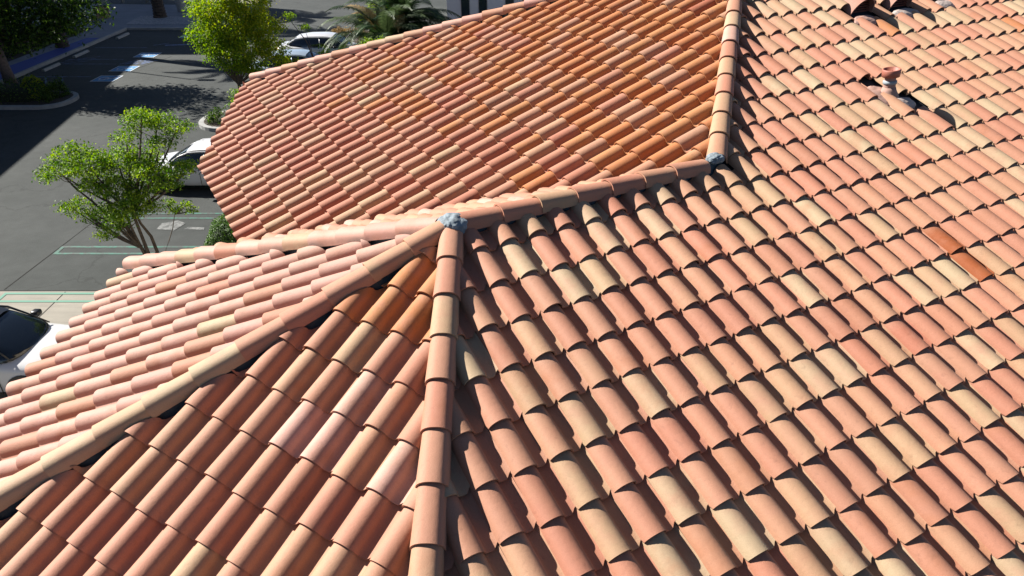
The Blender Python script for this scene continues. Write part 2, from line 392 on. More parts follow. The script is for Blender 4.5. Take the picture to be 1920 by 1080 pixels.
sN=slope('left_facet',AZ['N'],O1,-8.9916-.66,12.2927,(-14,24),(-13,1),lambda k,j:('a',[pFN_N,pNM_N]),[(88,'pale'),(12,'pink'),(3,'cream')],18)  # pale tiles dominate: part of the sun's brightness is put into their colour
sN['label']='pale pink hipped slope facing the parking lot, with sun brightness added to its tile colour'
sM=slope('back_facet',AZ['M'],O1,-.35,-.25,(-14,30),(0,13),lambda k,j:('a',[pNM_M,pRidge_M,pVal_M]),[(20,'pale'),(55,'pink'),(25,'peach')],14)
def Lpal(c):  # orange share grows towards the upper hip: warm sheen put into tile colours
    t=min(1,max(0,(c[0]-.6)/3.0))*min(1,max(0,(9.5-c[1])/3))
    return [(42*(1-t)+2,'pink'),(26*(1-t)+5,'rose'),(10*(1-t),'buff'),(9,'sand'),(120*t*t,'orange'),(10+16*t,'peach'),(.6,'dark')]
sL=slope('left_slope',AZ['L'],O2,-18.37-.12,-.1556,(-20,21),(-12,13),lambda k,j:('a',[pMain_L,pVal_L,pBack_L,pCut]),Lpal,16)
sL['label']='upper roof slope with long diagonal courses, its sheen towards the upper hip painted as orange tiles'
def Bpl(k,j): return 'a',[pBack_B,pTop_B,pEnd,vline((.36,9.85),(1.2,1.4),(1,-1),0)]
sB=slope('rear_slope',AZ['B'],OA,0,0,(-40,32),(0,24),Bpl,[(4,'pink'),(2,'buff'),(2,'peach'),(1,'orange')],12)

# felt / deck under the tiles, one closed-down sheet per slope (2D outline -> plane)
def on_plane(az,O,x,y,off):
    nn=Vector((math.cos(az)*math.sin(TH),math.sin(az)*math.sin(TH),math.cos(TH)))
    z=O[2]-((x-O[0])*nn.x+(y-O[1])*nn.y)/nn.z+off/nn.z
    return (x,y,z+HZ)
def hipend(d,z=-1.58): s=-z/(-d.z); return (d.x*s,d.y*s)
eRF,eFN,eNM=hipend(dRF),hipend(dFN),hipend(dNM)
yE=1.58/TT; xL=X2-1.58/TT; yB=AX[1]+(AX[2]+1.58)/TT
valE=(xL,X2-xL)                     # valley foot
deck_specs=[('R',O1,[P1,eRF,(XR,-yE),(XR,AX[1]),(AX[0],AX[1]),P2]),('F',O1,[P1,eFN,eRF]),('N',O1,[P1,eNM,eFN]),
 ('M',O1,[P1,P2,valE,eNM]),('L',O2,[P2,(AX[0],AX[1]),(.36,9.80),CUT1,CUT0,(xL,7.05),valE]),('B',OA,[(AX[0],AX[1]),(XR,AX[1]),(XR,yB),(1.6,yB),(.36,9.80)])]
for key,O,poly in deck_specs:
    bm=bmesh.new(); top=[bm.verts.new(on_plane(AZ[key],O,x,y,-.014)) for x,y in poly]; bot=[bm.verts.new((v.co.x,v.co.y,v.co.z-.02)) for v in top]
    n=len(poly)
    bm.faces.new(top); bm.faces.new(bot[::-1])
    for i in range(n): bm.faces.new((top[i],bot[i],bot[(i+1)%n],top[(i+1)%n]))
    bmesh.ops.recalc_face_normals(bm,faces=bm.faces)
    o=obj_bm('roof_deck',bm,M_FELT,house)
# ---- cap tiles on hips and ridges
capcount=0
def cap_mesh(col,w0=.104,w1=.092,h0=.096,h1=.084,ln=.425,th=.013):
    ns=15; prf=[]
    for i in range(ns):
        a=PI*(i/(ns-1)); prf.append((math.cos(a),math.sin(a)))
    def sec(u,w,h,dz,inset=0):
        out=[(u,(w+.003),dz-.022)] if True else []
        for c,s in prf: out.append((u,(w-inset)*(abs(c)**.82)*(1 if c>=0 else -1),dz+(h-inset)*s**.9 if s>0 else dz))
        out.append((u,-(w+.003),dz-.022)); return out
    S=[sec(0,w0,h0,.013),sec(ln*.5,(w0+w1)/2,(h0+h1)/2,.0065),sec(ln,w1,h1,0),sec(0,w0,h0,.013),sec(0,w0,h0,.013,th),sec(0,w0,h0,.013,th),sec(.1,w0-.003,h0-.003,.010,th)]
    n=len(S[0]); V=[p for s in S for p in s]; F=[];SM=[]
    for a,b,sm in ((0,1,1),(1,2,1),(4,3,0),(6,5,1)):
        for k in range(n-1): F.append((a*n+k,b*n+k,b*n+k+1,a*n+k+1)); SM.append(bool(sm))
    me=bpy.data.meshes.new('ridge_tile'); me.from_pydata(V,[],F); me.update(); me.polygons.foreach_set('use_smooth',SM)
    nf=len(F)
    a=me.attributes.new('tcol','FLOAT_COLOR','FACE'); a.data.foreach_set('color',np.tile(np.array([*col,1],np.float32),nf))
    r=[random.random() for _ in range(3)]
    a=me.attributes.new('trnd','FLOAT_COLOR','FACE'); a.data.foreach_set('color',np.tile(np.array([*r,1],np.float32),nf))
    u=me.uv_layers.new(name='tuv'); uv=[]
    for f in F:
        for vi in f: uv+= [0,V[vi][0]/ln]
    u.data.foreach_set('uv',uv); me.materials.append(M_TILE); return me
def caps(P,d,butts,updir,pal,base=.068,scale=1.0,last=None):
    """P origin, d unit vec of the line, butts: distances, updir +1 if upslope is along +d"""
    global capcount
    up=Vector(d)*updir
    side=Vector((0,0,1)).cross(up).normalized(); nn=up.cross(side).normalized()
    for s in butts:
        o=bpy.data.objects.new('ridge_tile',cap_mesh(pal(s) if callable(pal) and not isinstance(pal,list) else pick(pal)))
        p=Vector(P)+Vector(d)*s+nn*(base+random.uniform(-.002,.003)); p.z+=HZ
        yaw=random.gauss(0,.004)
        x=(up*math.cos(yaw)+side*math.sin(yaw)); y=(side*math.cos(yaw)-up*math.sin(yaw))
        o.matrix_local=Matrix(((x.x,y.x,nn.x,p.x),(x.y,y.y,nn.y,p.y),(x.z,y.z,nn.z,p.z),(0,0,0,1)))
        COL.objects.link(o); o.parent=house; capcount+=1
def nailer(P,d,L,mat,w=.034,h=.105,s0=0.0,name='bird_stop'):
    """mortar bedding under the caps"""
    side=Vector((0,0,1)).cross(Vector(d)).normalized(); nn=Vector(d).cross(side).normalized()*1
    if nn.z<0: nn=-nn
    bm=bmesh.new(); n=int(L/.06); prev=None
    for i in range(n+1):
        s=s0+(L-s0)*i/n
        c=Vector(P)+Vector(d)*s; c.z+=HZ
        ww=w*(1+.25*mnoise.noise(Vector((s*7,0,P[0]))))
        ring=[bm.verts.new(c+side*a+nn*b) for a,b in ((-ww*1.5,-.05),(-ww,h*.55+.01*mnoise.noise(Vector((s*9,3,0)))),(-ww*.5,h),(ww*.5,h),(ww,h*.55+.01*mnoise.noise(Vector((s*9,8,0)))),(ww*1.5,-.05))]
        if prev:
            for k in range(5): bm.faces.new((prev[k],prev[k+1],ring[k+1],ring[k]))
        prev=ring
    return obj_bm(name,bm,mat,house)
pcap=[(5,'pink'),(1,'buff'),(2,'peach'),(2,'rose')]; pcream=[(5,'pale'),(1,'cream'),(1,'pink')]
caps((0,0,0),(1,0,0),[.06+.374*i for i in range(7)],+1,pcap)
RFc=iter(['pink','pink','buff','pink','pink','pink','pink','peach','pink','buff','pink','pink','pink'])
caps((0,0,0),dRF,[.384+.3755*i for i in range(13)],-1,lambda s:pick([(1,next(RFc))]))
FNc=iter(['peach','buff','pink','pink','pink','cream','cream','buff','cream','cream','pink','cream','pink','pink'])
caps((0,0,0),dFN,[.38+.3725*i for i in range(13)],-1,lambda s:pick([(1,next(FNc))]),base=.080)
caps((0,0,0),dNM,[.511+.3755*i for i in range(13)],-1,pcream,base=.080)
mc=iter(['peach','buff','buff','pink','buff','pink','pale','cream','pink','cream','pink','buff','pink','pink'])
caps((X2,0,0),dMAIN,[.062+.3935*i for i in range(13)],+1,lambda s:pick([(1,next(mc))]))
caps(AX,dBACK,[9.0-.375*i for i in range(23)],-1,[(4,'pale'),(1,'cream'),(2,'peach')],base=.075)
caps(AX,(1,0,0),[.3+.375*i for i in range(6)],+1,pcap)
for P,d,L,m in (((0,0,0),(1,0,0),X2,M_MORTAR_B),((0,0,0),dRF,4.75,M_FELT),((0,0,0),dFN,4.75,M_FELT),((0,0,0),dNM,4.9,M_FELT),((X2,0,0),dMAIN,5.25,M_MORTAR_B),(AX,dBACK,8.9,M_FELT),(AX,(1,0,0),XR-AX[0],M_MORTAR_B)):
    nailer(P,d,L,M_MORTAR_B if m is M_FELT else m,w=.058 if m is M_FELT else .036)
# ---- mortar lumps at the two junctions
def lump(c,r,mat,seed,name='mortar_patch',flat=.75,amp=.13):
    bm=bmesh.new(); bmesh.ops.create_icosphere(bm,subdivisions=5,radius=1)
    for v in bm.verts:
        p=v.co.copy(); k=1+amp*mnoise.noise(p*1.9+Vector((seed,0,0)))+amp*.45*mnoise.noise(p*5+Vector((seed,5,0)))+(.03)*mnoise.noise(p*14+Vector((0,seed,0)))
        # trowelled facets
        f=mnoise.cell(p*2.6+Vector((seed,2,1)))*amp*.25
        k+=f
        v.co=Vector((p.x*r[0]*k,p.y*r[1]*k,p.z*r[2]*k))
    for v in bm.verts: v.co+=Vector(c)+Vector((0,0,HZ))
    return obj_bm(name,bm,mat,house,True)
o=lump((.0,-.01,.100),(.13,.13,.085),M_MORTAR,3.1); o['label']='blue-grey mortar lump where three hips meet the ridge'
o=lump((X2-.01,.01,.14),(.10,.08,.055),M_MORTAR,8.4); o['label']='small mortar patch at the foot of the upper hip'
# ---- vent pipe on the front slope
def Rpt(x,y,off=0): return Vector(on_plane(AZ['R'],O1,x,y,off))
vb=Rpt(6.05,.44,.03)
tilt=Vector((-.10,.06,1)).normalized()
def place_axis(o,loc,ax):
    o.matrix_local=Matrix.Translation(loc)@Vector((0,0,1)).rotation_difference(ax).to_matrix().to_4x4()
bm=bmesh.new(); lathe(bm,[(.07,-.05),(.068,.17),(.062,.2),(.06,.27)],20)
pipe=obj_bm('vent_pipe',bm,M_PINKM,house,True); place_axis(pipe,vb,tilt)
pipe['label']='short clay-coloured vent pipe with a round hooded cap'
bm=bmesh.new(); lathe(bm,[(.05,.23),(.10,.245),(.105,.325),(.096,.335),(.086,.33),(.08,.27)],24); obj_bm('cap',bm,M_TERRA,pipe,True)
bm=bmesh.new(); lathe(bm,[(.062,.155),(.077,.16),(.079,.19),(.068,.20)],20); obj_bm('collar',bm,simple('sealant_band',(.28,.33,.36),.7),pipe,True)
def wavy(name,pts,mat,parent,seed,amp=.02,nx=14,ny=14):
    """crumpled metal flashing: bilinear patch of 4 corners with folds following the barrels"""
    a,b,c,d=[Vector(p) for p in pts]; bm=bmesh.new(); g=[]
    for i in range(nx+1):
        r=[]
        for j in range(ny+1):
            u=i/nx; v=j/ny; p=(a*(1-u)+b*u)*(1-v)+(d*(1-u)+c*u)*v
            e=.02*mnoise.noise(Vector((u*4,v*4,seed)))
            if j in (0,ny) or i in (0,nx): p+=Vector((mnoise.noise(Vector((u*5,v*5,seed+9)))*.035,mnoise.noise(Vector((u*6,v*6,seed+3)))*.035,0))
            p.z+=e+amp*abs(math.sin((p.x/W)*PI)); r.append(bm.verts.new(p))
        g.append(r)
    for i in range(nx):
        for j in range(ny): bm.faces.new((g[i][j],g[i+1][j],g[i+1][j+1],g[i][j+1]))
    r=bmesh.ops.solidify(bm,geom=bm.faces[:],thickness=.006)
    return obj_bm(name,bm,mat,parent,True)
def skirt(c,r,mat,seed,lab=None):
    o=lump((0,0,-HZ),r,mat,seed,'flashing',amp=.10)
    o.matrix_local=Matrix.Translation(c)@Vector((0,0,1)).rotation_difference(Vector((0,-math.sin(TH),math.cos(TH)))).to_matrix().to_4x4()
    if lab: o['label']=lab
    return o
skirt(Rpt(5.98,.46,.02),(.20,.22,.05),M_PINKM,2.0,'moulded pink flashing around the vent pipe')
skirt(Rpt(6.10,.27,.03),(.21,.12,.075),M_WHITEM,5.0,'whitewashed lip of flashing below the vent pipe')
bm=bmesh.new(); lathe(bm,[(.14,-.05),(.115,.02),(.085,.08),(.072,.12)],20); o=obj_bm('boot',bm,M_PINKM,pipe,True)
# ---- two hooded roof vents at the top right
def hood(x,y,seed):
    """double-barrel clay hood open downslope"""
    az=AZ['R']; dn=Vector((0,-math.cos(TH),-math.sin(TH))); hh=Vector((1,0,0)); nn=Vector((0,-math.sin(TH),math.cos(TH)))
    O=Rpt(x,y,.02); n=24
    def sec(u,w,h,ins=0):
        out=[]
        for i in range(n+1):
            a=PI*i/n; out.append(O+hh*((w-ins)*math.cos(PI-a))-dn*u+nn*((h-ins)*math.sin(a)))
        return out
    S=[sec(0,.23,.235),sec(.3,.21,.19),sec(.65,.19,.11),sec(0,.23,.235),sec(0,.23,.235,.014),sec(0,.23,.235,.014),sec(.55,.19,.13,.014)]
    V=[p for s in S for p in s]; F=[];m=n+1
    for a,b in ((0,1),(1,2),(4,3),(6,5)):
        for k in range(n): F.append((a*m+k,a*m+k+1,b*m+k+1,b*m+k))
    me=bpy.data.meshes.new('roof_vent'); me.from_pydata(V,[],F); me.update(); me.polygons.foreach_set('use_smooth',[True]*len(F))
    nf=len(F); a=me.attributes.new('tcol','FLOAT_COLOR','FACE'); a.data.foreach_set('color',np.tile(np.array([.36,.19,.14,1],np.float32),nf))
    a=me.attributes.new('trnd','FLOAT_COLOR','FACE'); a.data.foreach_set('color',np.tile(np.array([.2,.1,.6,1],np.float32),nf))
    me.uv_layers.new(name='tuv'); me.materials.append(M_TILE)
    o=bpy.data.objects.new('roof_vent',me); link(o,house)
    bm=bmesh.new()
    for q in range(7):   # louvres set back in the mouth
        z=.012+q*.029; w=math.sqrt(max(.0004,.205**2-z*z))
        c=[O+hh*sx*w-dn*(.03+.012*q+t)+nn*(z+t*.5) for t in (0,.02) for sx in (-1,1)]
        vs=[bm.verts.new(p) for p in c]; bm.faces.new((vs[0],vs[1],vs[3],vs[2]))
    bmesh.ops.solidify(bm,geom=bm.faces[:],thickness=.004)
    obj_bm('louvre',bm,M_TERRA,o)
    bm=bmesh.new(); vs=[bm.verts.new(p-dn*.10-nn*.0) for p in sec(.0,.21,.21,.004)]; bm.faces.new(vs); obj_bm('mesh_screen',bm,M_BLACKP,o)
    return o
h1=hood(7.33,1.99,1); h1['label']='half-round clay roof vent with louvred mouth, left of the pair'
h2=hood(8.17,2.0,2); h2['label']='half-round clay roof vent with louvred mouth, right of the pair'
skirt(Rpt(7.22,1.80,.03),(.24,.13,.06),M_PINKM,12.,'pink crumpled flashing below the left roof vent')
skirt(Rpt(8.12,1.84,.03),(.30,.12,.06),M_WHITEM,15.,'pale crumpled flashing below the right roof vent')
skirt(Rpt(9.15,1.92,.03),(.22,.12,.05),M_WHITEM,18.)
# ---- walls, fascia
plan=[eRF,eFN,eNM,valE,(xL,7.1),CUT1,(1.6,yB),(XR,yB),(XR,-yE)]
cx=sum(p[0] for p in plan)/len(plan); cy=sum(p[1] for p in plan)/len(plan)
def offset_poly(pts,d):
    n=len(pts); out=[]
    ar=sum(pts[i][0]*pts[(i+1)%n][1]-pts[(i+1)%n][0]*pts[i][1] for i in range(n)); sg=1 if ar>0 else -1
    for i in range(n):
        p0=Vector(pts[i-1]);p1=Vector(pts[i]);p2=Vector(pts[(i+1)%n])
        e1=(p1-p0).normalized(); e2=(p2-p1).normalized()
        n1=Vector((-e1.y,e1.x))*sg; n2=Vector((-e2.y,e2.x))*sg; b=(n1+n2).normalized(); out.append(tuple(p1+b*(d/max(.3,b.dot(n1)))))
    return out
def prism(bm,pts,z0,z1):
    lo=[bm.verts.new((x,y,z0)) for x,y in pts]; hi=[bm.verts.new((x,y,z1)) for x,y in pts]; n=len(pts)
    for i in range(n): bm.faces.new((lo[i],lo[(i+1)%n],hi[(i+1)%n],hi[i]))
    bm.faces.new(lo[::-1]); bm.faces.new(hi)
    bmesh.ops.recalc_face_normals(bm,faces=bm.faces)
bm=bmesh.new(); prism(bm,offset_poly(plan,.55),0,HZ-1.72); obj_bm('wall',bm,M_STUCCO,house)
bm=bmesh.new(); prism(bm,offset_poly(plan,.06),HZ-1.80,HZ-1.635); obj_bm('eave_soffit',bm,M_WOOD,house)

# ------------------------------------------------------------------ ground and markings (world = camera-ground frame)
def sheet(name,x0,x1,y0,y1,z,mat): 
    return tag(poly_sheet(name,[(x0,y0),(x1,y0),(x1,y1),(x0,y1)],z,mat),kind='structure')
sheet('ground',-400,400,-200,500,0,M_ASPH)
sheet('concrete_apron',-40,0,6.0,15.47,.004,M_CONC)
def slabs(name,rects,z,mat,label=None):
    bm=bmesh.new()
    for pts in rects:
        f=bm.faces.new([bm.verts.new((x,y,z)) for x,y in pts]); bm.normal_update()
        if f.normal.z<0: f.normal_flip()
    o=obj_bm(name,bm,mat); tag(o,label,None,None,'structure'); return o
def line(x0,y0,x1,y1,w):
    d=Vector((x1-x0,y1-y0)).normalized(); n=Vector((-d.y,d.x))*w/2
    return [(x0-n.x,y0-n.y),(x1-n.x,y1-n.y),(x1+n.x,y1+n.y),(x0+n.x,y0+n.y)]
# expansion joints
slabs('joint',[line(-11.04,6,-11.04,15.44,.02),line(-14.5,6,-14.5,15.44,.02)],.008,M_SEAM)
slabs('joint',[line(-40,15.49,0,15.49,.035),line(-12.62,15.55,-12.45,18.3,.03),line(-12.45,18.3,-12.2,23,.02),line(-19.6,37.2,-18.7,40.8,.03)],.004,M_SEAM)
def hairpin(y,x0,x1,gap,w,ty=.1):
    return [line(x0,y+gap/2,x1,y+gap/2,w),line(x0,y-gap/2,x1,y-gap/2,w),line(x0-w/2+.0,y+gap/2+w/2,x0-w/2-.0,y-gap/2-w/2,w)]
slabs('stall_marking',hairpin(15.17,-12.42,-6,.37,.085),.012,M_PGREENC)
slabs('stall_marking',hairpin(17.68,-12.35,-6,.40,.10)+hairpin(19.93,-11.95,-6,.34,.09)+hairpin(22.35,-11.95,-6,.34,.09),.008,M_PGREEN)
slabs('stall_marking',[line(-20.9,43.6,-20.2,44.2,.1)]+[line(-24.0+i*.0,38.9+i*.45,-22.6,39.9+i*.45,.09) for i in range(3)],.008,M_PBLUEW)
# worn blue hatching and lettering zone
slabs('stall_marking',[line(-20.7+.28*i,39.0,-20.2+.28*i,39.9,.12) for i in range(5)]+[line(-20.2,36.0,-19.4,36.4,.25),line(-20.2,43.6,-18.8,43.9,.35)],.008,M_PBLUEW)
slabs('stall_marking',[line(-24.0,36.4,-20.9,36.4,.09),line(-24.0,39.05,-20.9,39.05,.09),line(-24.0,34.4,-21.4,33.6,.09),line(-24.0,40.1,-21,40.1,.09),line(-24.0,43.0,-21,43.0,.09)]+[line(-23.9+.8*i,36.3,-23.1+.8*i,34.9,.09) for i in range(3)],.008,M_PBLUEW)
def access_symbol(x,y,s,rz=0):
    """accessible parking symbol painted on the asphalt: blue square, white border and seated figure"""
    t=empty('accessible_parking_symbol',(x,y,0),rz)
    bm=bmesh.new(); f=bm.faces.new([bm.verts.new((a*s/2,b*s/2,.006)) for a,b in ((-1,-1),(1,-1),(1,1),(-1,1))]); obj_bm('field',bm,M_PBLUE2,t)
    bm=bmesh.new(); h=s/2
    def q(pts): bm.faces.new([bm.verts.new((a*s,b*s,.010)) for a,b in pts])
    for p in ([(-.56,-.56),(.56,-.56),(.505,-.505),(-.505,-.505)],[(.56,-.56),(.56,.56),(.505,.505),(.505,-.505)],[(.56,.56),(-.56,.56),(-.505,.505),(.505,.505)],[(-.56,.56),(-.56,-.56),(-.505,-.505),(-.505,.505)]): q(p)
    obj_bm('border',bm,M_PWHITE,t)
    bm=bmesh.new()
    def q2(pts): bm.faces.new([bm.verts.new((a*s,b*s,.010)) for a,b in pts])
    def seg(x0,y0,x1,y1,ww): q2(line(x0,y0,x1,y1,ww))
    q2([(-.06+.075*math.cos(a*PI/6),.33+.075*math.sin(a*PI/6)) for a in range(12)])
    seg(-.06,.25,-.03,-.02,.10); seg(.025,-.03,.22,-.03,.08); seg(.22,.01,.30,-.27,.08); seg(.005,.10,.18,.10,.055)
    for i in range(9):
        a0=PI*.62+i*PI*1.15/9; a1=a0+PI*1.15/9
        r0,r1=.18,.24; cx0,cy0=-.0,-.13
        q2([(cx0+r0*math.cos(a0),cy0+r0*math.sin(a0)),(cx0+r1*math.cos(a0),cy0+r1*math.sin(a0)),(cx0+r1*math.cos(a1),cy0+r1*math.sin(a1)),(cx0+r0*math.cos(a1),cy0+r0*math.sin(a1))])
    bmesh.ops.recalc_face_normals(bm,faces=bm.faces)
    obj_bm('wheelchair_figure',bm,M_PWHITE,t)
    return t
for x,y,lab in ((-20.15,41.15,'blue and white wheelchair symbol painted on the asphalt, nearer the far sidewalk'),(-20.0,38.05,'blue and white wheelchair symbol painted beside the lamp post shadow'),(-19.95,36.05,'worn wheelchair symbol half in the building shadow, nearest the roof'),(-19.7,46.3,'wheelchair symbol in full shade beside the yellow-green tree')):
    tag(access_symbol(x,y,1.02,-PI/2),lab,'parking symbol','wheelchair symbols painted on the accessible stalls')
slabs('dried_spill',[[(-10.3,19.0),(-9.75,18.9),(-9.6,19.4),(-9.9,19.6),(-10.3,19.4)],[(-9.5,19.0),(-8.9,18.95),(-8.95,19.12),(-9.45,19.15)]],.009,M_SPILL)
# raised walks with kerbs
walk=[(-26.5,30),(-24.62,30),(-24.62,48.2),(-8,48.2),(-8,49.2),(-21.2,49.2),(-25.1,49.2),(-25.4,52.4),(-21.6,52.4),(-21.2,52.4),(-21.0,62),(-45,62),(-45,48.5),(-26.5,48.1)]
tag(poly_sheet('walkway',[(-26.5,30),(-24.62,30),(-24.62,48.22),(-18.5,48.22),(-18.5,56.5),(-45,58),(-45,48.2),(-26.5,48.1)],.14,M_WALK,.16),kind='structure')
slabs('kerb_paint',[[(-26.3,34.6),(-24.66,34.6),(-24.66,45.06),(-25.45,45.06),(-25.75,40),(-26.0,37)]],.144,M_PBLUE)
tag(poly_sheet('kerb',[(-24.62,30),(-24.45,30),(-24.45,48.05),(-24.62,48.05)],.143,M_KERB,.16),kind='structure')
tag(poly_sheet('kerb',[(-24.62,48.05),(-18.5,48.05),(-18.5,48.22),(-24.62,48.22)],.143,M_KERB,.16),kind='structure')
tag(poly_sheet('gravel_bed',[(-25.1,49.25),(-20.9,49.25),(-21.9,51.95),(-25.4,52.3)],.152,M_GRAVEL,.02),kind='structure')
tag(poly_sheet('planting_bed',[(-45,30),(-26.5,30),(-26.5,48.05),(-45,48.15)],.12,M_SOIL,.14),kind='structure')
tag(poly_sheet('paved_island',[(-24.3,58.4),(-22.6,57.4),(-19,57.3),(-18.5,59.5),(-20,60.5),(-24,60.3)],.15,M_CONC,.16),kind='structure')
def rounded(x0,x1,y0,y1,r,n=8):
    out=[]
    for cx_,cy_,a0 in ((x1-r,y0+r,-PI/2),(x1-r,y1-r,0),(x0+r,y1-r,PI/2),(x0+r,y0+r,PI)):
        for i in range(n+1): a=a0+PI/2*i/n; out.append((cx_+r*math.cos(a),cy_+r*math.sin(a)))
    return out
def island(x0,x1,y0,y1,r):
    tag(poly_sheet('kerb',rounded(x0,x1,y0,y1,r),.15,M_KERB,.17),kind='structure')
    tag(poly_sheet('planting_bed',rounded(x0+.2,x1-.2,y0+.2,y1-.2,r-.2),.155,M_SOIL,.02),kind='structure')
island(-40,-19.45,30.8,33.3,1.1)
island(-12.7,-4.5,27.8,30.4,1.2)
# wheel stops
def wheel_stop(x,y):
    bm=bmesh.new(); prof_=[(-.09,0),(-.07,.1),(-.04,.125),(.04,.125),(.07,.1),(.09,0)]; L=1.5
    a=[bm.verts.new((p[0],-L/2,p[1])) for p in prof_]; b=[bm.verts.new((p[0],L/2,p[1])) for p in prof_]
    for i in range(5): bm.faces.new((a[i],a[i+1],b[i+1],b[i]))
    bm.faces.new((a[5],a[0],b[0],b[5])); bm.faces.new(a[::-1]); bm.faces.new(b); bmesh.ops.recalc_face_normals(bm,faces=bm.faces)
    bmesh.ops.bevel(bm,geom=bm.edges[:],offset=.008,segments=2,affect='EDGES')
    return obj_bm('wheel_stop',bm,M_KERB,loc=(x,y,0))
for x,y,lab in ((-23.78,46.05,'grey concrete wheel stop farthest along the blue kerb'),(-23.84,41.2,'grey concrete wheel stop between the far one and the near one'),(-23.82,38.15,'grey concrete wheel stop nearest the dark planted island')):
    tag(wheel_stop(x,y),lab,'wheel stop','wheel stops in front of the blue painted walk')

# ------------------------------------------------------------------ neighbouring buildings (left, cast the big shadow) and behind
def building(name,x0,x1,y0,y1,h,mat,label,wins=True,top=None,rz=0):
    b=empty(name,((x0+x1)/2,(y0+y1)/2,0),rz); hx=(x1-x0)/2; hy=(y1-y0)/2
    bm=bmesh.new(); box(bm,-hx,hx,-hy,hy,0,h); obj_bm('wall',bm,mat,b)
    bm=bmesh.new(); box(bm,-hx-.06,hx+.06,-hy-.06,hy+.06,h+.003,h+.25,.02); obj_bm('parapet',bm,mat if top is None else top,b)
    if wins:
        for side in (-1,1):
            k=0
            for xx in np.arange(-hx+1.2,hx-1.0,2.6):
                for zz in np.arange(1.0,h-1.6,3.0):
                    bm=bmesh.new(); box(bm,xx,xx+1.2,side*hy-.04,side*hy+.04,zz,zz+1.5,.01); f=obj_bm('window',bm,M_STEEL,b)
                    bm=bmesh.new(); box(bm,xx+.07,xx+1.13,side*hy-.055,side*hy+.055,zz+.07,zz+1.43); obj_bm('pane',bm,M_GLASSB,f)
        for side in (-1,1):
            for yy in np.arange(-hy+1.2,hy-1.0,2.8):
                for zz in np.arange(1.0,h-1.6,3.0):
                    bm=bmesh.new(); box(bm,side*hx-.04,side*hx+.04,yy,yy+1.2,zz,zz+1.5,.01); f=obj_bm('window',bm,M_STEEL,b)
                    bm=bmesh.new(); box(bm,side*hx-.055,side*hx+.055,yy+.07,yy+1.13,zz+.07,zz+1.43); obj_bm('pane',bm,M_GLASSB,f)
    return tag(b,label,'building')
_a=R_(9.5); _c=Vector((-31.8,45.8)); _hx,_hy=7.5,20.0   # far right corner of the low block
_m=_c-Vector((math.cos(_a)*_hx-math.sin(_a)*_hy,math.sin(_a)*_hx+math.cos(_a)*_hy))
CAST=building('office_building',_m.x-_hx,_m.x+_hx,_m.y-_hy,_m.y+_hy,8.75,M_STUCCO,'low stucco office building beside the parking lot, outside the left edge',rz=_a)
TALL=building('office_building',-64,-41.0,51.8,66,19.75,M_STUCCO,'tall stucco office block beyond the shaded walkway')
# white building at the back with dark tall windows
wb=empty('white_building',(.6,46,0)); tag(wb,'bright white building with tall dark windows behind the palm fronds','building')
bm=bmesh.new(); box(bm,-4.5,16,0,10,0,7); obj_bm('wall',bm,M_WALLW,wb)
for i in range(7):
    x=-3.65+i*1.05+(.55 if i>1 else 0)
    bm=bmesh.new(); box(bm,x,x+.52,-.05,.05,.35,3.9,.01); f=obj_bm('window',bm,M_STEEL,wb)
    bm=bmesh.new(); box(bm,x+.04,x+.48,-.07,.06,.42,3.8); obj_bm('pane',bm,M_GLASSB,f)
# ------------------------------------------------------------------ vegetation
def leaf_mesh(name,C,size,mat,parent,up=.35,aspect=.5,rnd=None,droop=0,nrm=None):
    """C (n,3) leaf centres -> pointed, folded leaves"""
    n=len(C); d=rng.normal(size=(n,3)); d[:,2]-=droop; d/=np.linalg.norm(d,axis=1)[:,None]
    nn=rng.normal(size=(n,3))*.75; nn[:,2]+=up*2.2
    if nrm is not None: nn+=nrm
    nn-=d*(nn*d).sum(1)[:,None]; nn/=np.linalg.norm(nn,axis=1)[:,None]+1e-9
    s=np.cross(nn,d); L=size*rng.uniform(.6,1.25,size=(n,1)); Wd=L*aspect
    p0=C-d*L*.5; p2=C+d*L*.5; p1=C+s*Wd*.5+nn*L*.06-d*L*.05; p3=C-s*Wd*.5+nn*L*.06-d*L*.05
    V=np.stack([p0,p1,p2,p3],1).reshape(-1,3)
    i=np.arange(n)*4
    F=np.stack([i,i+1,i+2,i,i+2,i+3],1).reshape(-1,3).astype(np.int32); nf=len(F)
    me=bpy.data.meshes.new(name); me.vertices.add(len(V)); me.vertices.foreach_set('co',V.ravel())
    me.loops.add(nf*3); me.loops.foreach_set('vertex_index',F.ravel()); me.polygons.add(nf)
    me.polygons.foreach_set('loop_start',np.arange(0,nf*3,3,dtype=np.int32)); me.polygons.foreach_set('loop_total',np.full(nf,3,dtype=np.int32))
    me.update(calc_edges=True)
    r=rng.random(n) if rnd is None else np.clip(rnd+rng.normal(0,.18,n),0,1)
    a=me.attributes.new('lrnd','FLOAT','FACE'); a.data.foreach_set('value',np.repeat(r,2).astype(np.float32))
    me.materials.append(mat); o=bpy.data.objects.new(name,me); link(o,parent); return o
def clump_points(clumps,density,sprig=.16):
    """clumps: (x,y,z,rx,ry,rz); points sit in small twig clusters, denser near the skin"""
    out=[];cl=[]
    for (x,y,z,rx,ry,rz) in clumps:
        vol=rx*ry*rz*4.2; nt=max(6,int(density*vol**.8))
        for _ in range(nt):
            v=rng.normal(size=3); v/=np.linalg.norm(v); r=rng.uniform(.45,1.08)**.6
            c=np.array([x+v[0]*rx*r,y+v[1]*ry*r,z+v[2]*rz*r*(1 if v[2]>0 else .75)])
            m=rng.integers(10,22); q=c+rng.normal(size=(m,3))*np.array([sprig,sprig,sprig*.55])
            out.append(q); cl.append(np.full(m,rng.random()))
    return np.concatenate(out),np.concatenate(cl)
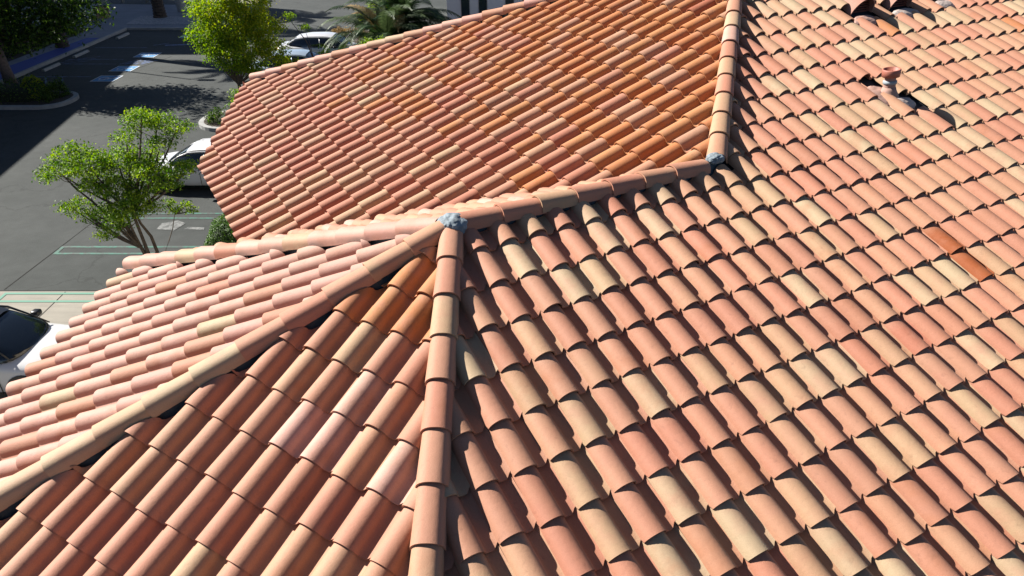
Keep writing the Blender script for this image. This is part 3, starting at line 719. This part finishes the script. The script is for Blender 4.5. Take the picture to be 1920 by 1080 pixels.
def limbs(bm,root,ends,r0,wob=.12,n=7,fork=.35,thin=.012):
    """each limb leaves the trunk fork and bends to its end point"""
    for i,(e,s) in enumerate(ends):
        a=Vector(root)+Vector((random.uniform(-.03,.03),random.uniform(-.03,.03),0)); b=Vector(e); pts=[];rad=[]
        mid=a.lerp(b,.45)+Vector((0,0,-.12*(b-a).length))*s
        for k in range(n+1):
            t=k/n; p=a*(1-t)**2+mid*2*t*(1-t)+b*t*t
            w=wob*(b-a).length*.25*t*(1-t)*3
            p+=Vector((mnoise.noise(Vector((i*3.1,t*3,1)))*w,mnoise.noise(Vector((i*3.1,t*3,5)))*w,mnoise.noise(Vector((i*3.1,t*3,9)))*w*.6))
            pts.append(p); rad.append(r0*(1-t)**.8*.9+thin)
        tube(bm,pts,rad,7)
        # side twigs
        for _ in range(4):
            t=random.uniform(.45,.95); k=min(n-1,int(t*n)); p=pts[k]; q=p+Vector((random.uniform(-1,1),random.uniform(-1,1),random.uniform(.1,.9))).normalized()*(b-a).length*random.uniform(.15,.28)
            tube(bm,[p,p.lerp(q,.5)+Vector((0,0,-.03)),q],[rad[k]*.6,rad[k]*.4,.005],5)
def tree(name,base,trunks,clumps,ends,r0,mat,bark,label,dens,size,sprig=.16,cat='tree',group=None,rb=None,up=.35,aspect=.5):
    t=empty(name,base); tag(t,label,cat,group)
    bm=bmesh.new()
    for tr,rad in trunks: tube(bm,tr,rad,10)
    for root,es,rr in ends: limbs(bm,root,[(e,1) for e in es],rr*.8)
    obj_bm('trunk',bm,bark,t,True)
    P,c=clump_points(clumps,dens,sprig)
    leaf_mesh('crown',P,size,mat,t,rnd=c if rb is None else np.clip(c*.6+rb(P),0,1),up=up,aspect=aspect)
    return t
# foreground multi-stem tree (bright green, layered pads of foliage)
B=(-9.07,16.03,0)
def rel(pts): return [(x-B[0],y-B[1]+random.uniform(-.0,.0),z,*r) for x,y,z,*r in pts]
fc=rel([(-10.25,16.1,3.30,.42,.5,.20),(-10.62,16.0,2.95,.36,.4,.14),(-10.95,16.2,2.75,.20,.3,.10),(-9.75,15.8,3.18,.45,.6,.28),(-9.25,16.2,3.15,.42,.6,.26),(-8.75,16.3,3.05,.38,.6,.28),(-8.35,15.9,2.98,.32,.5,.22),
 (-8.6,16.5,4.02,.36,.4,.20),(-8.15,16.4,4.02,.30,.4,.16),(-7.72,16.3,3.90,.30,.4,.15),(-8.4,16.2,4.28,.20,.3,.10),(-8.05,16.1,3.62,.30,.4,.12),(-8.9,16.2,3.72,.30,.4,.10),
 (-7.75,15.9,3.05,.35,.4,.16),(-7.42,15.9,3.12,.20,.3,.10),(-7.95,15.8,2.75,.28,.4,.13),(-9.35,15.9,2.60,.42,.5,.22),(-9.85,16.1,2.65,.35,.5,.16),(-8.75,15.9,2.45,.36,.5,.18),
 (-9.05,15.6,2.15,.42,.5,.20),(-9.45,15.8,1.75,.30,.4,.14),(-9.8,15.9,1.98,.28,.3,.14),(-10.35,16.0,2.02,.28,.35,.16),(-10.72,16.1,2.06,.16,.25,.08),(-10.2,16.0,1.75,.15,.2,.09),(-9.7,15.7,1.5,.22,.3,.10),(-8.55,15.8,2.1,.22,.3,.14)])
tree('tree',B,[([(.02,0,0),(-.02,.02,.45),(-.12,.0,.95),(-.30,.0,1.45),(-.62,0,1.75)],[.058,.05,.042,.034,.026]),
               ([(.02,0,.2),(.0,.02,.8),(-.06,.05,1.3),(-.08,.0,1.9),(-.02,.0,2.6)],[.055,.048,.04,.034,.024]),
               ([(.06,.0,.2),(.22,.05,.8),(.16,.08,1.2),(-.02,.1,1.55),(-.1,.1,2.0)],[.05,.045,.038,.03,.02])],
     fc,[((-.12,0,.95),[(x,y,z) for x,y,z,*_ in fc if z<2.7 and x<0][:7],.035),((-.08,0,1.9),[(x,y,z) for x,y,z,*_ in fc if z>2.9][:14],.032),((-.30,0,1.45),[(-1.3,.1,1.95),(-.9,.05,2.9),(-1.6,.1,2.9)],.035)],
     .03,M_LFG,M_BARK,'multi-stemmed tree with layered bright green leaves rising beyond the pale hip',340,.075,.085,up=.5,aspect=.45)
# bare twig cluster low on its left
# sapling stem with one tuft, leaning right
tree('sapling',(-8.85,16.35,0),[([(0,0,0),(.03,0,.6),(.22,0,.95),(.40,0,1.3),(.55,0,1.72)],[.018,.016,.013,.011,.008])],
     [(.55,0,1.85,.22,.22,.11),(.80,0,1.86,.20,.2,.09),(.98,0,1.78,.10,.12,.06),(.42,0,1.98,.12,.14,.07)],[((.55,0,1.72),[(.8,0,1.86),(.98,0,1.8),(.4,0,1.95)],.006)],.01,M_LFG,M_BARK,
     'thin leaning sapling with a single leafy tuft beside the foreground tree',240,.075,.06,up=.5)
# clipped round bush below the valley foot
def bush(base,rx,ry,rz,n,mat,label,size=.05,cat='bush',cut=True,name='bush',group=None):
    t=empty(name,base); tag(t,label,cat,group)
    v=rng.normal(size=(n,3)); v/=np.linalg.norm(v,axis=1)[:,None]; v[:,2]=np.abs(v[:,2])
    r=1-np.abs(rng.normal(0,.05,size=(n,1))); w=np.array([1+.08*mnoise.noise(Vector((a*3,b*3,c*3))) for a,b,c in v])[:,None]
    P=v*r*w*np.array([rx,ry,rz]); leaf_mesh('foliage',P,size,mat,t,nrm=v*2,aspect=.6)
    bm=bmesh.new(); bmesh.ops.create_icosphere(bm,subdivisions=4,radius=1)
    for q in bm.verts:
        k=.9*(1+.08*mnoise.noise(q.co*3)); q.co=Vector((q.co.x*rx*k,q.co.y*ry*k,max(0,q.co.z)*rz*k))
    obj_bm('inner_growth',bm,simple('inner_twigs',(.02,.035,.012),.9,var=.5,scale=20),t,True)
    bm=bmesh.new(); tube(bm,[(0,0,0),(0,0,rz*.5)],[.05,.04],7); obj_bm('stem',bm,M_BARK,t)
    return t
bush((-7.05,16.9,0),1.0,.95,1.5,16000,M_LBU,'clipped round dark green bush beside the house eave',.055)
# yellow-green tree behind the eave
yc=[(-11.4,30.9,4.9,1.1,1.0,.6),(-10.7,30.9,4.3,1.0,1.0,.6),(-12.3,30.9,4.1,1.0,1.0,.6),(-11.6,30.7,3.6,1.3,1.1,.7),(-12.9,30.9,3.1,.7,.8,.5),(-10.3,30.9,3.4,.9,.9,.6),(-12.2,30.7,2.7,.9,.9,.5),(-11.0,30.6,2.7,1.1,1.0,.6),(-10.0,30.9,2.5,.7,.7,.5),(-11.6,30.8,2.0,.8,.8,.4),(-10.9,30.8,1.8,.6,.6,.35),(-12.6,30.9,2.2,.4,.5,.3),(-9.6,30.9,2.0,.4,.5,.3),(-11.8,30.9,5.4,.9,.9,.5)]
yb=(-11.55,30.87,0)
yc=[((x-yb[0])*.93+.15,y-yb[1],z,r[0]*.9,r[1],r[2]*.9) for x,y,z,*r in yc]
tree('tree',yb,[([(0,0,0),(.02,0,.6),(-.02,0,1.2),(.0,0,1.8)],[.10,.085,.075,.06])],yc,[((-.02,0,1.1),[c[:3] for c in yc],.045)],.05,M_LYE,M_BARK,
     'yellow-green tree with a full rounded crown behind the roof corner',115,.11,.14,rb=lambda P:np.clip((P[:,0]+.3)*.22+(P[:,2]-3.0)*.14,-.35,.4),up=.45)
# small sprigs of a young tree near the white sedan
tree('young_tree',(-7.9,30.0,0),[([(0,0,0),(0,0,1.2),(-.1,0,2.2),(-.3,0,3.0),(-.8,0,3.75)],[.04,.035,.028,.02,.01]),([(-.1,0,2.2),(-.2,0,3.0),(-.3,0,3.4)],[.02,.012,.008])],
     [(-.85,0,3.95,.20,.2,.18),(-.30,0,3.55,.17,.2,.14),(.28,0,2.55,.24,.2,.30),(.1,0,2.1,.22,.2,.25),(.9,.4,2.2,.3,.3,.25)],[],.01,M_LFG,M_BARK,'spindly young tree with sparse leaf tufts in front of the white sedan',260,.085,.07)
# dark tree at the far left
lb=(-23.95,34.9,0)
lc=[(-22.6,34.4,4.6,2.0,1.8,1.2),(-20.8,34.8,4.0,1.6,1.6,1.0),(-24.6,34.8,4.4,1.8,1.8,1.1),(-19.9,35.0,3.2,1.2,1.3,.7),(-21.8,34.6,3.0,1.5,1.5,.8),(-24.0,34.6,2.9,1.6,1.5,.8),*[(-23+2.9*math.cos(i*2.4)*(.35+.65*((i*37)%10)/10),34.9+2.4*math.sin(i*2.4)*(.35+.65*((i*53)%10)/10),5.3+((i*29)%10)*.21,.62,.62,.32) for i in range(15)],(-22.6,34.7,2.1,1.1,1.2,.5),(-20.9,34.8,2.4,.9,1.0,.45)]
lc=[(x-lb[0],y-lb[1],z,*r) for x,y,z,*r in lc]
tree('tree',lb,[([(0,0,0),(-.05,0,.8),(-.1,0,1.6),(.05,0,2.6),(.2,0,3.8)],[.30,.24,.21,.18,.12])],lc,[((0,0,1.8),[c[:3] for c in lc],.09)],.1,M_LDK,M_BARKL,
     'large dark leafy tree overhanging the blue walk at the far left',20,.20,.30)
# hedges and shrubs
def hedge(x0,x1,y0,y1,h,n,mat,label,size=.08,name='hedge'):
    t=empty(name,((x0+x1)/2,(y0+y1)/2,0)); tag(t,label,'hedge'); hx=(x1-x0)/2; hy=(y1-y0)/2
    P=[]
    u=rng.uniform(-1,1,size=(n,3)); f=rng.integers(0,5,n)
    u[f==0,0]=-1;u[f==1,0]=1;u[f==2,1]=-1;u[f==3,1]=1;u[f>=4,2]=1
    k=np.array([mnoise.noise(Vector((a*hx*1.2,b*hy*1.2,c))) for a,b,c in u])
    X=u*np.array([hx,hy,h/2]); X[:,2]+=h/2; X[:,2]*=1+.28*k; X[:,0]*=1+.04*k; X[:,1]*=1+.1*k; X+=rng.normal(0,.06,size=X.shape)
    X[:,2]=np.maximum(X[:,2],.03)
    leaf_mesh('foliage',X,size,mat,t)
    bm=bmesh.new(); box(bm,-hx*.9,hx*.9,-hy*.82,hy*.82,0,h*.8,.12); obj_bm('inner_growth',bm,simple('inner_twigs',(.015,.022,.01),.95,var=.5,scale=20),t,True)
    return t
hedge(-38,-20.2,31.3,32.8,.85,16000,M_LDK,'low dark hedge filling the left traffic island')
hedge(-12.1,-6,28.3,29.6,.45,6000,M_LDK,'low dark hedge on the island beside the parked white car')
hedge(-40,-27.0,31,47,1.0,22000,M_LDK,'broad bank of dark shrubs left of the blue walk',.12,'shrub_bank')
bush((-21.1,32.1,0),.6,.5,1.15,1500,M_LYE,'small yellowish shrub poking out of the island hedge',.09,'shrub',name='shrub')
tree('shrub',(-10.9,28.9,0),[([(0,0,0),(0,0,.5),(.1,0,.9)],[.04,.03,.02])],[(0,0,.85,.35,.4,.3),(.25,0,1.15,.3,.3,.25),(-.12,0,1.2,.22,.3,.2)],[((0,0,.5),[(.2,0,1.1),(-.15,0,1.1),(.3,.1,.9)],.015)],.02,M_LFG,M_BARK,'bright green upright shrub peeking past the stepped roof edge',150,.09,.09,cat='shrub')
# palms
def palm(name,base,h,r,nf,fl,label,seed,rise=(-.1,1.2),trunk=True,dry=0,droop=1.0,dirs=None):
    rd=random.Random(seed); t=empty(name,base); tag(t,label,'palm tree')
    bm=bmesh.new(); n=int(h/.09)+2; pts=[];rad=[]
    for i in range(n):
        z=h*i/(n-1); pts.append((.04*math.sin(z),.03*math.cos(z*1.3),z)); rad.append(r*(1+.25*math.exp(-z*2.2))*(1+(.09 if i%2 else -.05))*(1-.12*z/max(h,1)))
    tube(bm,pts,rad,14); obj_bm('trunk',bm,M_PALMT,t)
    for k in range(nf):
        if dirs: a=rd.uniform(*dirs)
        else: a=k*2.39996+rd.uniform(-.2,.2)
        el=rise[0]+(rise[1]-rise[0])*rd.random(); L=fl*rd.uniform(.8,1.1)
        bm=bmesh.new(); pts=[];rad=[]; ns=16; p=Vector((.12*math.cos(a),.12*math.sin(a),h)); e=el
        tw=rd.uniform(-.3,.3)
        for i in range(ns+1):
            pts.append(p.copy()); rad.append(.022*(1-i/ns)+.004)
            dd=Vector((math.cos(a)*math.cos(e),math.sin(a)*math.cos(e),math.sin(e))); p=p+dd*(L/ns); e-=droop*.12*(.4+i/ns)
        tube(bm,pts,rad,5)
        V=[];F=[]
        vs=[]
        for i in range(ns*5):
            tt=(i+.5)/(ns*5)
            if tt<.1: continue
            f_=tt*ns; i0=int(f_); q=pts[i0].lerp(pts[i0+1],f_-i0); dr=(pts[i0+1]-pts[i0]).normalized()
            sd=dr.cross(Vector((0,0,1))).normalized(); upv=sd.cross(dr)
            ll=.50*math.sin(PI*min(1,tt*1.02+.05))**.6*(fl/3.2)+.06
            for s in (-1,1):
                dv=(sd*s*.85+dr*.65+upv*(.25+rd.uniform(-.12,.1))-Vector((0,0,.25))).normalized()
                wv=dr*.020*(fl/3); tip=q+dv*ll; mid=q+dv*ll*.5+Vector((0,0,.02))
                a0=bm.verts.new(q-wv*.6);a1=bm.verts.new(q+wv*.6);b0=bm.verts.new(mid+wv);b1=bm.verts.new(mid-wv);c0=bm.verts.new(tip-Vector((0,0,.07*ll/.4)))
                bm.faces.new((a0,a1,b0,b1)); bm.faces.new((b1,b0,c0))
        me=bpy.data.meshes.new('frond'); bm.to_mesh(me); bm.free()
        at=me.attributes.new('lrnd','FLOAT','FACE'); v=rd.random()
        at.data.foreach_set('value',np.clip(v+rng.normal(0,.15,len(me.polygons)),0,1).astype(np.float32))
        me.materials.append(M_LDRY if rd.random()<dry else M_LPA); o=bpy.data.objects.new('frond',me); link(o,t)
    return t
palm('palm_tree',(-23.88,51.8,.1),8.6,.36,26,3.0,'tall palm with a thick dark trunk standing in the gravel bed',3)
palm('palm_tree',(-25.6,42.6,.1),8.2,.30,24,2.9,'tall palm rising out of frame behind the dark left tree',4)
palm('palm_tree',(-26.6,57.6,.1),9.0,.3,24,3.0,'tall palm at the top edge standing right behind the nearer palm trunk',5)
palm('palm_tree',(-6.2,37.2,0),1.5,.32,44,3.5,'squat palm with arching dark fronds beside the white sedan',6,rise=(.15,1.35),dry=.12,droop=1.1)
palm('palm_tree',(-5.6,39.0,0),2.2,.34,40,3.3,'larger palm with upright dark fronds in front of the white building',7,rise=(.2,1.45),dry=.08,droop=.9)
def shrub_clump(x,y,h,r,mat,label,n,size=.11):
    return tree('shrub',(x,y,0),[([(0,0,0),(0,0,h*.6)],[.04,.02])],[(random.uniform(-r,r),random.uniform(-r*.4,r*.4),h*random.uniform(.5,1.0),r*.5,r*.5,h*.22) for _ in range(n)],[],.02,mat,M_BARK,label,100,size,.12,cat='shrub')
shrub_clump(-6.9,33.2,1.5,1.2,M_LFG,'bright leafy shrub below the squat palm',9)
shrub_clump(-5.0,35.0,1.9,1.4,M_LFG,'bright leafy shrub between the palms',10)
shrub_clump(-3.1,37.2,2.0,1.3,M_LYE,'yellow-green shrub under the larger palm',9)
shrub_clump(-2.6,39.5,1.4,1.0,M_LFG,'leafy green shrub in front of the white building',9)
shrub_clump(-8.3,45.6,1.9,1.0,M_LYE,'yellowish shrub behind the squat palm fronds',8)
shrub_clump(-9.4,43.6,.9,.8,M_LDRY,'dry brown shrub at the edge of the far planting',7)
island(-10.0,4,40.5,47.5,1.4)
# ------------------------------------------------------------------ pots, planter, lamp post
def pot(x,y,h,r,lab):
    t=empty('planter_pot',(x,y,.14)); bm=bmesh.new(); lathe(bm,[(r*.82,0),(r*.86,.03),(r,h*.92),(r*1.03,h*.93),(r*1.03,h),(r*.9,h),(r*.88,h-.06)],28); obj_bm('pot',bm,M_POT,t,False)
    bm=bmesh.new(); lathe(bm,[(r*.87,h-.09),(r*.87,h-.07)],20); obj_bm('soil',bm,M_SOIL,t)
    return tag(t,lab,'pot','concrete pots on the shaded walk')
pot(-23.3,54.1,.86,.34,'tapered grey concrete pot in front, beside the palm trunk')
pot(-22.6,56.2,.86,.34,'tapered grey concrete pot just behind the other pot')
pot(-30.5,57.6,.8,.36,'grey concrete pot at the top edge left of the palm trunk')
bm=bmesh.new(); t=empty('bench',(-28.2,57.7,.14)); tag(t,'dark bench on the shaded walk at the top edge','bench')
box(bm,-1.2,1.2,-.22,.22,.40,.46,.01); obj_bm('seat',bm,M_WOOD,t)
for sx in (-1,1):
    bm=bmesh.new(); box(bm,sx*.9-.05,sx*.9+.05,-.2,.2,0,.397,.01); obj_bm('leg',bm,M_STEEL,t)
bm=bmesh.new(); t=empty('planter_box',(-27.6,51.6,.14)); tag(t,'small dark brown planter box on the shaded walk','planter'); box(bm,-.35,.35,-.3,.3,0,.75,.02); obj_bm('box',bm,M_WOOD,t)
bm=bmesh.new(); box(bm,-.3,.3,-.25,.25,.752,.77); obj_bm('soil',bm,M_SOIL,t)
lp=empty('street_lamp',(-25.9,40.1,0)); tag(lp,'slim parking lot lamp post hidden behind the dark left tree','street lamp')
bm=bmesh.new(); tube(bm,[(0,0,0),(0,0,8.0)],[.07,.05],10); obj_bm('pole',bm,M_STEEL,lp)
bm=bmesh.new(); tube(bm,[(0,0,7.9),(.5,-.1,8.0)],[.035,.035],8); obj_bm('arm',bm,M_STEEL,lp)
bm=bmesh.new(); box(bm,.4,1.15,-.25,.05,7.93,8.08,.03); obj_bm('lamp_head',bm,M_STEEL,lp)
# ------------------------------------------------------------------ cars
def car(x,y,heading,paint_m,roof_m,label,L=4.6,Wd=1.8,Hc=1.43,sub=2):
    """heading +1 faces +x. Local: +x forward"""
    t=empty('parked_car',(x,y,0),0 if heading>0 else PI); tag(t,label,'car','cars parked around the lot')
    hl=L/2; hw=Wd/2
    # lower body stations (x, half width, sill z, shoulder z, deck z)
    st=[(-hl,hw*.80,.38,.62,.80),(-hl+.10,hw*.90,.26,.72,.96),(-hl+.45,hw*.97,.20,.80,1.0),(-hl*.52,hw,.18,.82,1.0),(-.2,hw,.17,.82,.97),(hl*.28,hw,.17,.80,.95),(hl*.42,hw*.99,.18,.78,.93),(hl*.72,hw*.96,.19,.72,.86),(hl-.22,hw*.88,.22,.62,.74),(hl-.04,hw*.74,.28,.52,.60),(hl,hw*.62,.34,.46,.52)]
    def ring(s):
        x,w,z0,z1,z2=s
        h=[(0,z0),(w*.75,z0),(w*.95,z0+.06),(w,z0+(z1-z0)*.45),(w*.985,z1),(w*.93,z1+(z2-z1)*.45),(w*.78,z1+(z2-z1)*.85),(w*.4,z2),(0,z2+.015)]
        return [(x,a,b) for a,b in h]+[(x,-a,b) for a,b in h[-2:0:-1]]
    V=[];F=[]
    for s in st: V+=ring(s)
    m=len(ring(st[0]))
    for i in range(len(st)-1):
        for k in range(m): F.append((i*m+k,i*m+(k+1)%m,(i+1)*m+(k+1)%m,(i+1)*m+k))
    F.append(tuple(range(m))[::-1]); F.append(tuple((len(st)-1)*m+k for k in range(m)))
    body=obj_pd('body',V,F,paint_m,t,True); md=body.modifiers.new('s','SUBSURF'); md.levels=sub; md.render_levels=sub
    # greenhouse glass (x, half width base, base z, half width top, top z)
    gs=[(-hl*.80,hw*.70,.97,hw*.62,.99),(-hl*.56,hw*.86,.93,hw*.62,Hc-.10),(-hl*.30,hw*.90,.92,hw*.66,Hc-.012),(.02*hl,hw*.91,.92,hw*.67,Hc),(.20*hl,hw*.90,.91,hw*.66,Hc-.03),(.36*hl,hw*.89,.90,hw*.64,Hc-.17),(.58*hl,hw*.80,.87,hw*.66,.90)]
    def gr(s,e=0,ez=0):
        x,wb,zb,wt,zt=s
        h=[(wb+e,zb),(wb*.97+e,zb+(zt-zb)*.35),(wt*1.09+e,zb+(zt-zb)*.80),(wt*.96+e*.5,zt-.015*(zt-zb>.2)+ez*.5),(wt*.6,zt+.012+ez),(0,zt+.02+ez)]
        return [(x,a,b) for a,b in h]+[(x,-a,b) for a,b in h[-2::-1]]
    V=[];F=[]; m=len(gr(gs[0]))
    for s in gs: V+=gr(s)
    for i in range(len(gs)-1):
        for k in range(m-1): F.append((i*m+k,i*m+k+1,(i+1)*m+k+1,(i+1)*m+k))
    F.append(tuple(range(m))[::-1]); F.append(tuple((len(gs)-1)*m+k for k in range(m)))
    g=obj_pd('windows',V,F,M_CGLASS,t,True); md=g.modifiers.new('s','SUBSURF'); md.levels=sub; md.render_levels=sub
    # roof panel + pillars as thin skin over the glass
    def interp(x):
        for i in range(len(gs)-1):
            if gs[i][0]<=x<=gs[i+1][0]:
                tt=(x-gs[i][0])/(gs[i+1][0]-gs[i][0]); return tuple(gs[i][q]*(1-tt)+gs[i+1][q]*tt for q in range(5))
    bm=bmesh.new(); prev=None
    for x_ in np.linspace(-hl*.54,hl*.24,9):
        s=interp(x_); r=[bm.verts.new(p) for p in gr(s,.0,.030)[3:8]]
        if prev:
            for k in range(4): bm.faces.new((prev[k],prev[k+1],r[k+1],r[k]))
        prev=r
    bm.normal_update()
    if sum(f.normal.z for f in bm.faces)<0: bmesh.ops.reverse_faces(bm,faces=bm.faces[:])
    rf=obj_bm('roof',bm,roof_m,t,True)
    bm=bmesh.new()
    for sy in (-1,1):
        tube(bm,[(gs[0][0]+.06,sy*gs[0][1]*1.02,.985),(gs[1][0],sy*gs[1][3]*1.10,Hc-.13),(gs[2][0],sy*gs[2][3]*1.08,Hc-.045),(gs[3][0],sy*gs[3][3]*1.08,Hc-.035),(gs[4][0],sy*gs[4][3]*1.08,Hc-.065),(gs[5][0],sy*gs[5][3]*1.07,Hc-.21),(gs[6][0]-.16,sy*gs[6][1]*.97,.92)],[.026,.03,.026,.024,.024,.02,.014],8)
        tube(bm,[(-.05,sy*hw*.915,.92),(-.06,sy*hw*.83,Hc-.10)],[.022,.02],6)
    obj_bm('pillar',bm,roof_m,t,True)
    for sx in (-1,1):
        for sy in (-1,1):
            wx=sx*hl*.60
            bm=bmesh.new(); n=24
            a=[bm.verts.new((wx+.36*math.cos(2*PI*k/n),sy*(hw-.05),.33+.36*math.sin(2*PI*k/n))) for k in range(n)]; b=[bm.verts.new((v.co.x,sy*(hw-.012),v.co.z)) for v in a]
            for k in range(n): bm.faces.new((a[k],a[(k+1)%n],b[(k+1)%n],b[k]))
            bm.faces.new(b); bmesh.ops.recalc_face_normals(bm,faces=bm.faces)
            obj_bm('wheel_arch',bm,M_BLACKP,t)
            bm=bmesh.new(); prf_=[(.20,-.1),(.31,-.1),(.325,-.07),(.325,.07),(.31,.1),(.20,.1)]
            rings=[[bm.verts.new((wx+r*math.cos(2*PI*k/n),sy*(hw-.125)+z,.325+r*math.sin(2*PI*k/n))) for k in range(n)] for r,z in prf_]
            for i in range(6):
                j=(i+1)%6
                for k in range(n): bm.faces.new((rings[i][k],rings[i][(k+1)%n],rings[j][(k+1)%n],rings[j][k]))
            bmesh.ops.recalc_face_normals(bm,faces=bm.faces)
            wh=obj_bm('wheel',bm,M_TYRE,t,True)
            bm=bmesh.new(); yy=sy*(hw-.028)
            c=bm.verts.new((wx,yy-sy*.02,.325)); rg=[bm.verts.new((wx+.205*math.cos(2*PI*k/20),yy if k%4 else yy-sy*.03,.325+.205*math.sin(2*PI*k/20))) for k in range(20)]
            for k in range(20): bm.faces.new((c,rg[k],rg[(k+1)%20]))
            obj_bm('rim',bm,M_RIM,wh)
    for sy in (-1,1):
        bm=bmesh.new(); box(bm,.28*hl,.28*hl+.17,sy*(hw+.10)-.09,sy*(hw+.10)+.09,.90,1.03,.04); obj_bm('wing_mirror',bm,M_BLACKP,t,True)
        bm=bmesh.new(); box(bm,-hl-.005,-hl+.16,sy*hw*.62-.17,sy*hw*.62+.17,.70,.84,.03); obj_bm('tail_lamp',bm,M_RED,t,True)
        bm=bmesh.new(); box(bm,hl-.32,hl-.02,sy*hw*.62-.14,sy*hw*.62+.13,.52,.66,.04); obj_bm('headlight',bm,M_LAMP,t,True)
        for xx in (-.32*hl,.06*hl,.40*hl):
            bm=bmesh.new(); box(bm,xx-.006,xx+.006,sy*(hw-.012),sy*(hw+.0015),.28,.86); obj_bm('door_seam',bm,M_BLACKP,t)
        for xx in (-.28*hl,.10*hl):
            bm=bmesh.new(); box(bm,xx,xx+.18,sy*(hw-.01),sy*(hw+.018),.74,.77,.008); obj_bm('door_handle',bm,M_BLACKP,t,True)
    bm=bmesh.new(); box(bm,hl-.06,hl+.004,-.45,.45,.34,.46,.02); obj_bm('grille',bm,M_BLACKP,t,True)
    bm=bmesh.new(); box(bm,-hl-.012,-hl+.02,-.26,.26,.56,.68,.01); obj_bm('licence_plate',bm,M_PWHITE,t)
    return t
car(-10.75,11.98,1,M_WHITE,M_BLACKP,'white car with black roof and dark windshield at the lower left edge',4.5,1.75,1.40)
car(-9.75,22.55,-1,M_WHITE,M_WHITE,'white car behind the foreground tree, partly hidden by the stepped roof edge',4.6,1.8,1.34)
car(-9.9,39.6,1,M_WHITE,M_WHITE,'white sedan in the sun beside the palms with its tail towards the yellow-green tree',4.8,1.85,1.42)
car(-10.2,35.3,1,M_SILV,M_SILV,'pale silver-blue car just in front of the white sedan, mostly behind the roof',4.6,1.8,1.45)

# ------------------------------------------------------------------ sky, sun, camera
SUN_AZ=R_(157.5); SUN_EL=R_(36)
w=bpy.data.worlds.new('World'); scene.world=w; w.use_nodes=True; nt=w.node_tree
bg=nt.nodes['Background']; sky=nt.nodes.new('ShaderNodeTexSky'); sky.sky_type='NISHITA'; sky.sun_disc=False
sky.sun_elevation=SUN_EL; sky.sun_rotation=PI/2-SUN_AZ; sky.air_density=.5; sky.dust_density=.2
nt.links.new(sky.outputs[0],bg.inputs[0]); bg.inputs[1].default_value=.05
sd=bpy.data.lights.new('sun','SUN'); sd.energy=5.0; sd.angle=R_(.53); sd.color=(1,.95,.88)
so=bpy.data.objects.new('sun',sd); COL.objects.link(so)
sv=Vector((math.cos(SUN_EL)*math.cos(SUN_AZ),math.cos(SUN_EL)*math.sin(SUN_AZ),math.sin(SUN_EL)))
so.rotation_euler=sv.to_track_quat('Z','Y').to_euler(); so.location=(-20,20,30)
cd=bpy.data.cameras.new('camera'); cd.sensor_width=36; cd.lens=1360.89/1920*36; cd.clip_end=2000; cd.clip_start=.1
co=bpy.data.objects.new('camera',cd); COL.objects.link(co); co.location=(0,0,9.148); co.rotation_euler=(R_(90-30.325),0,0)
scene.camera=co
vs=scene.view_settings; vs.view_transform='Standard'; vs.look='None'; vs.exposure=1.38; vs.gamma=1
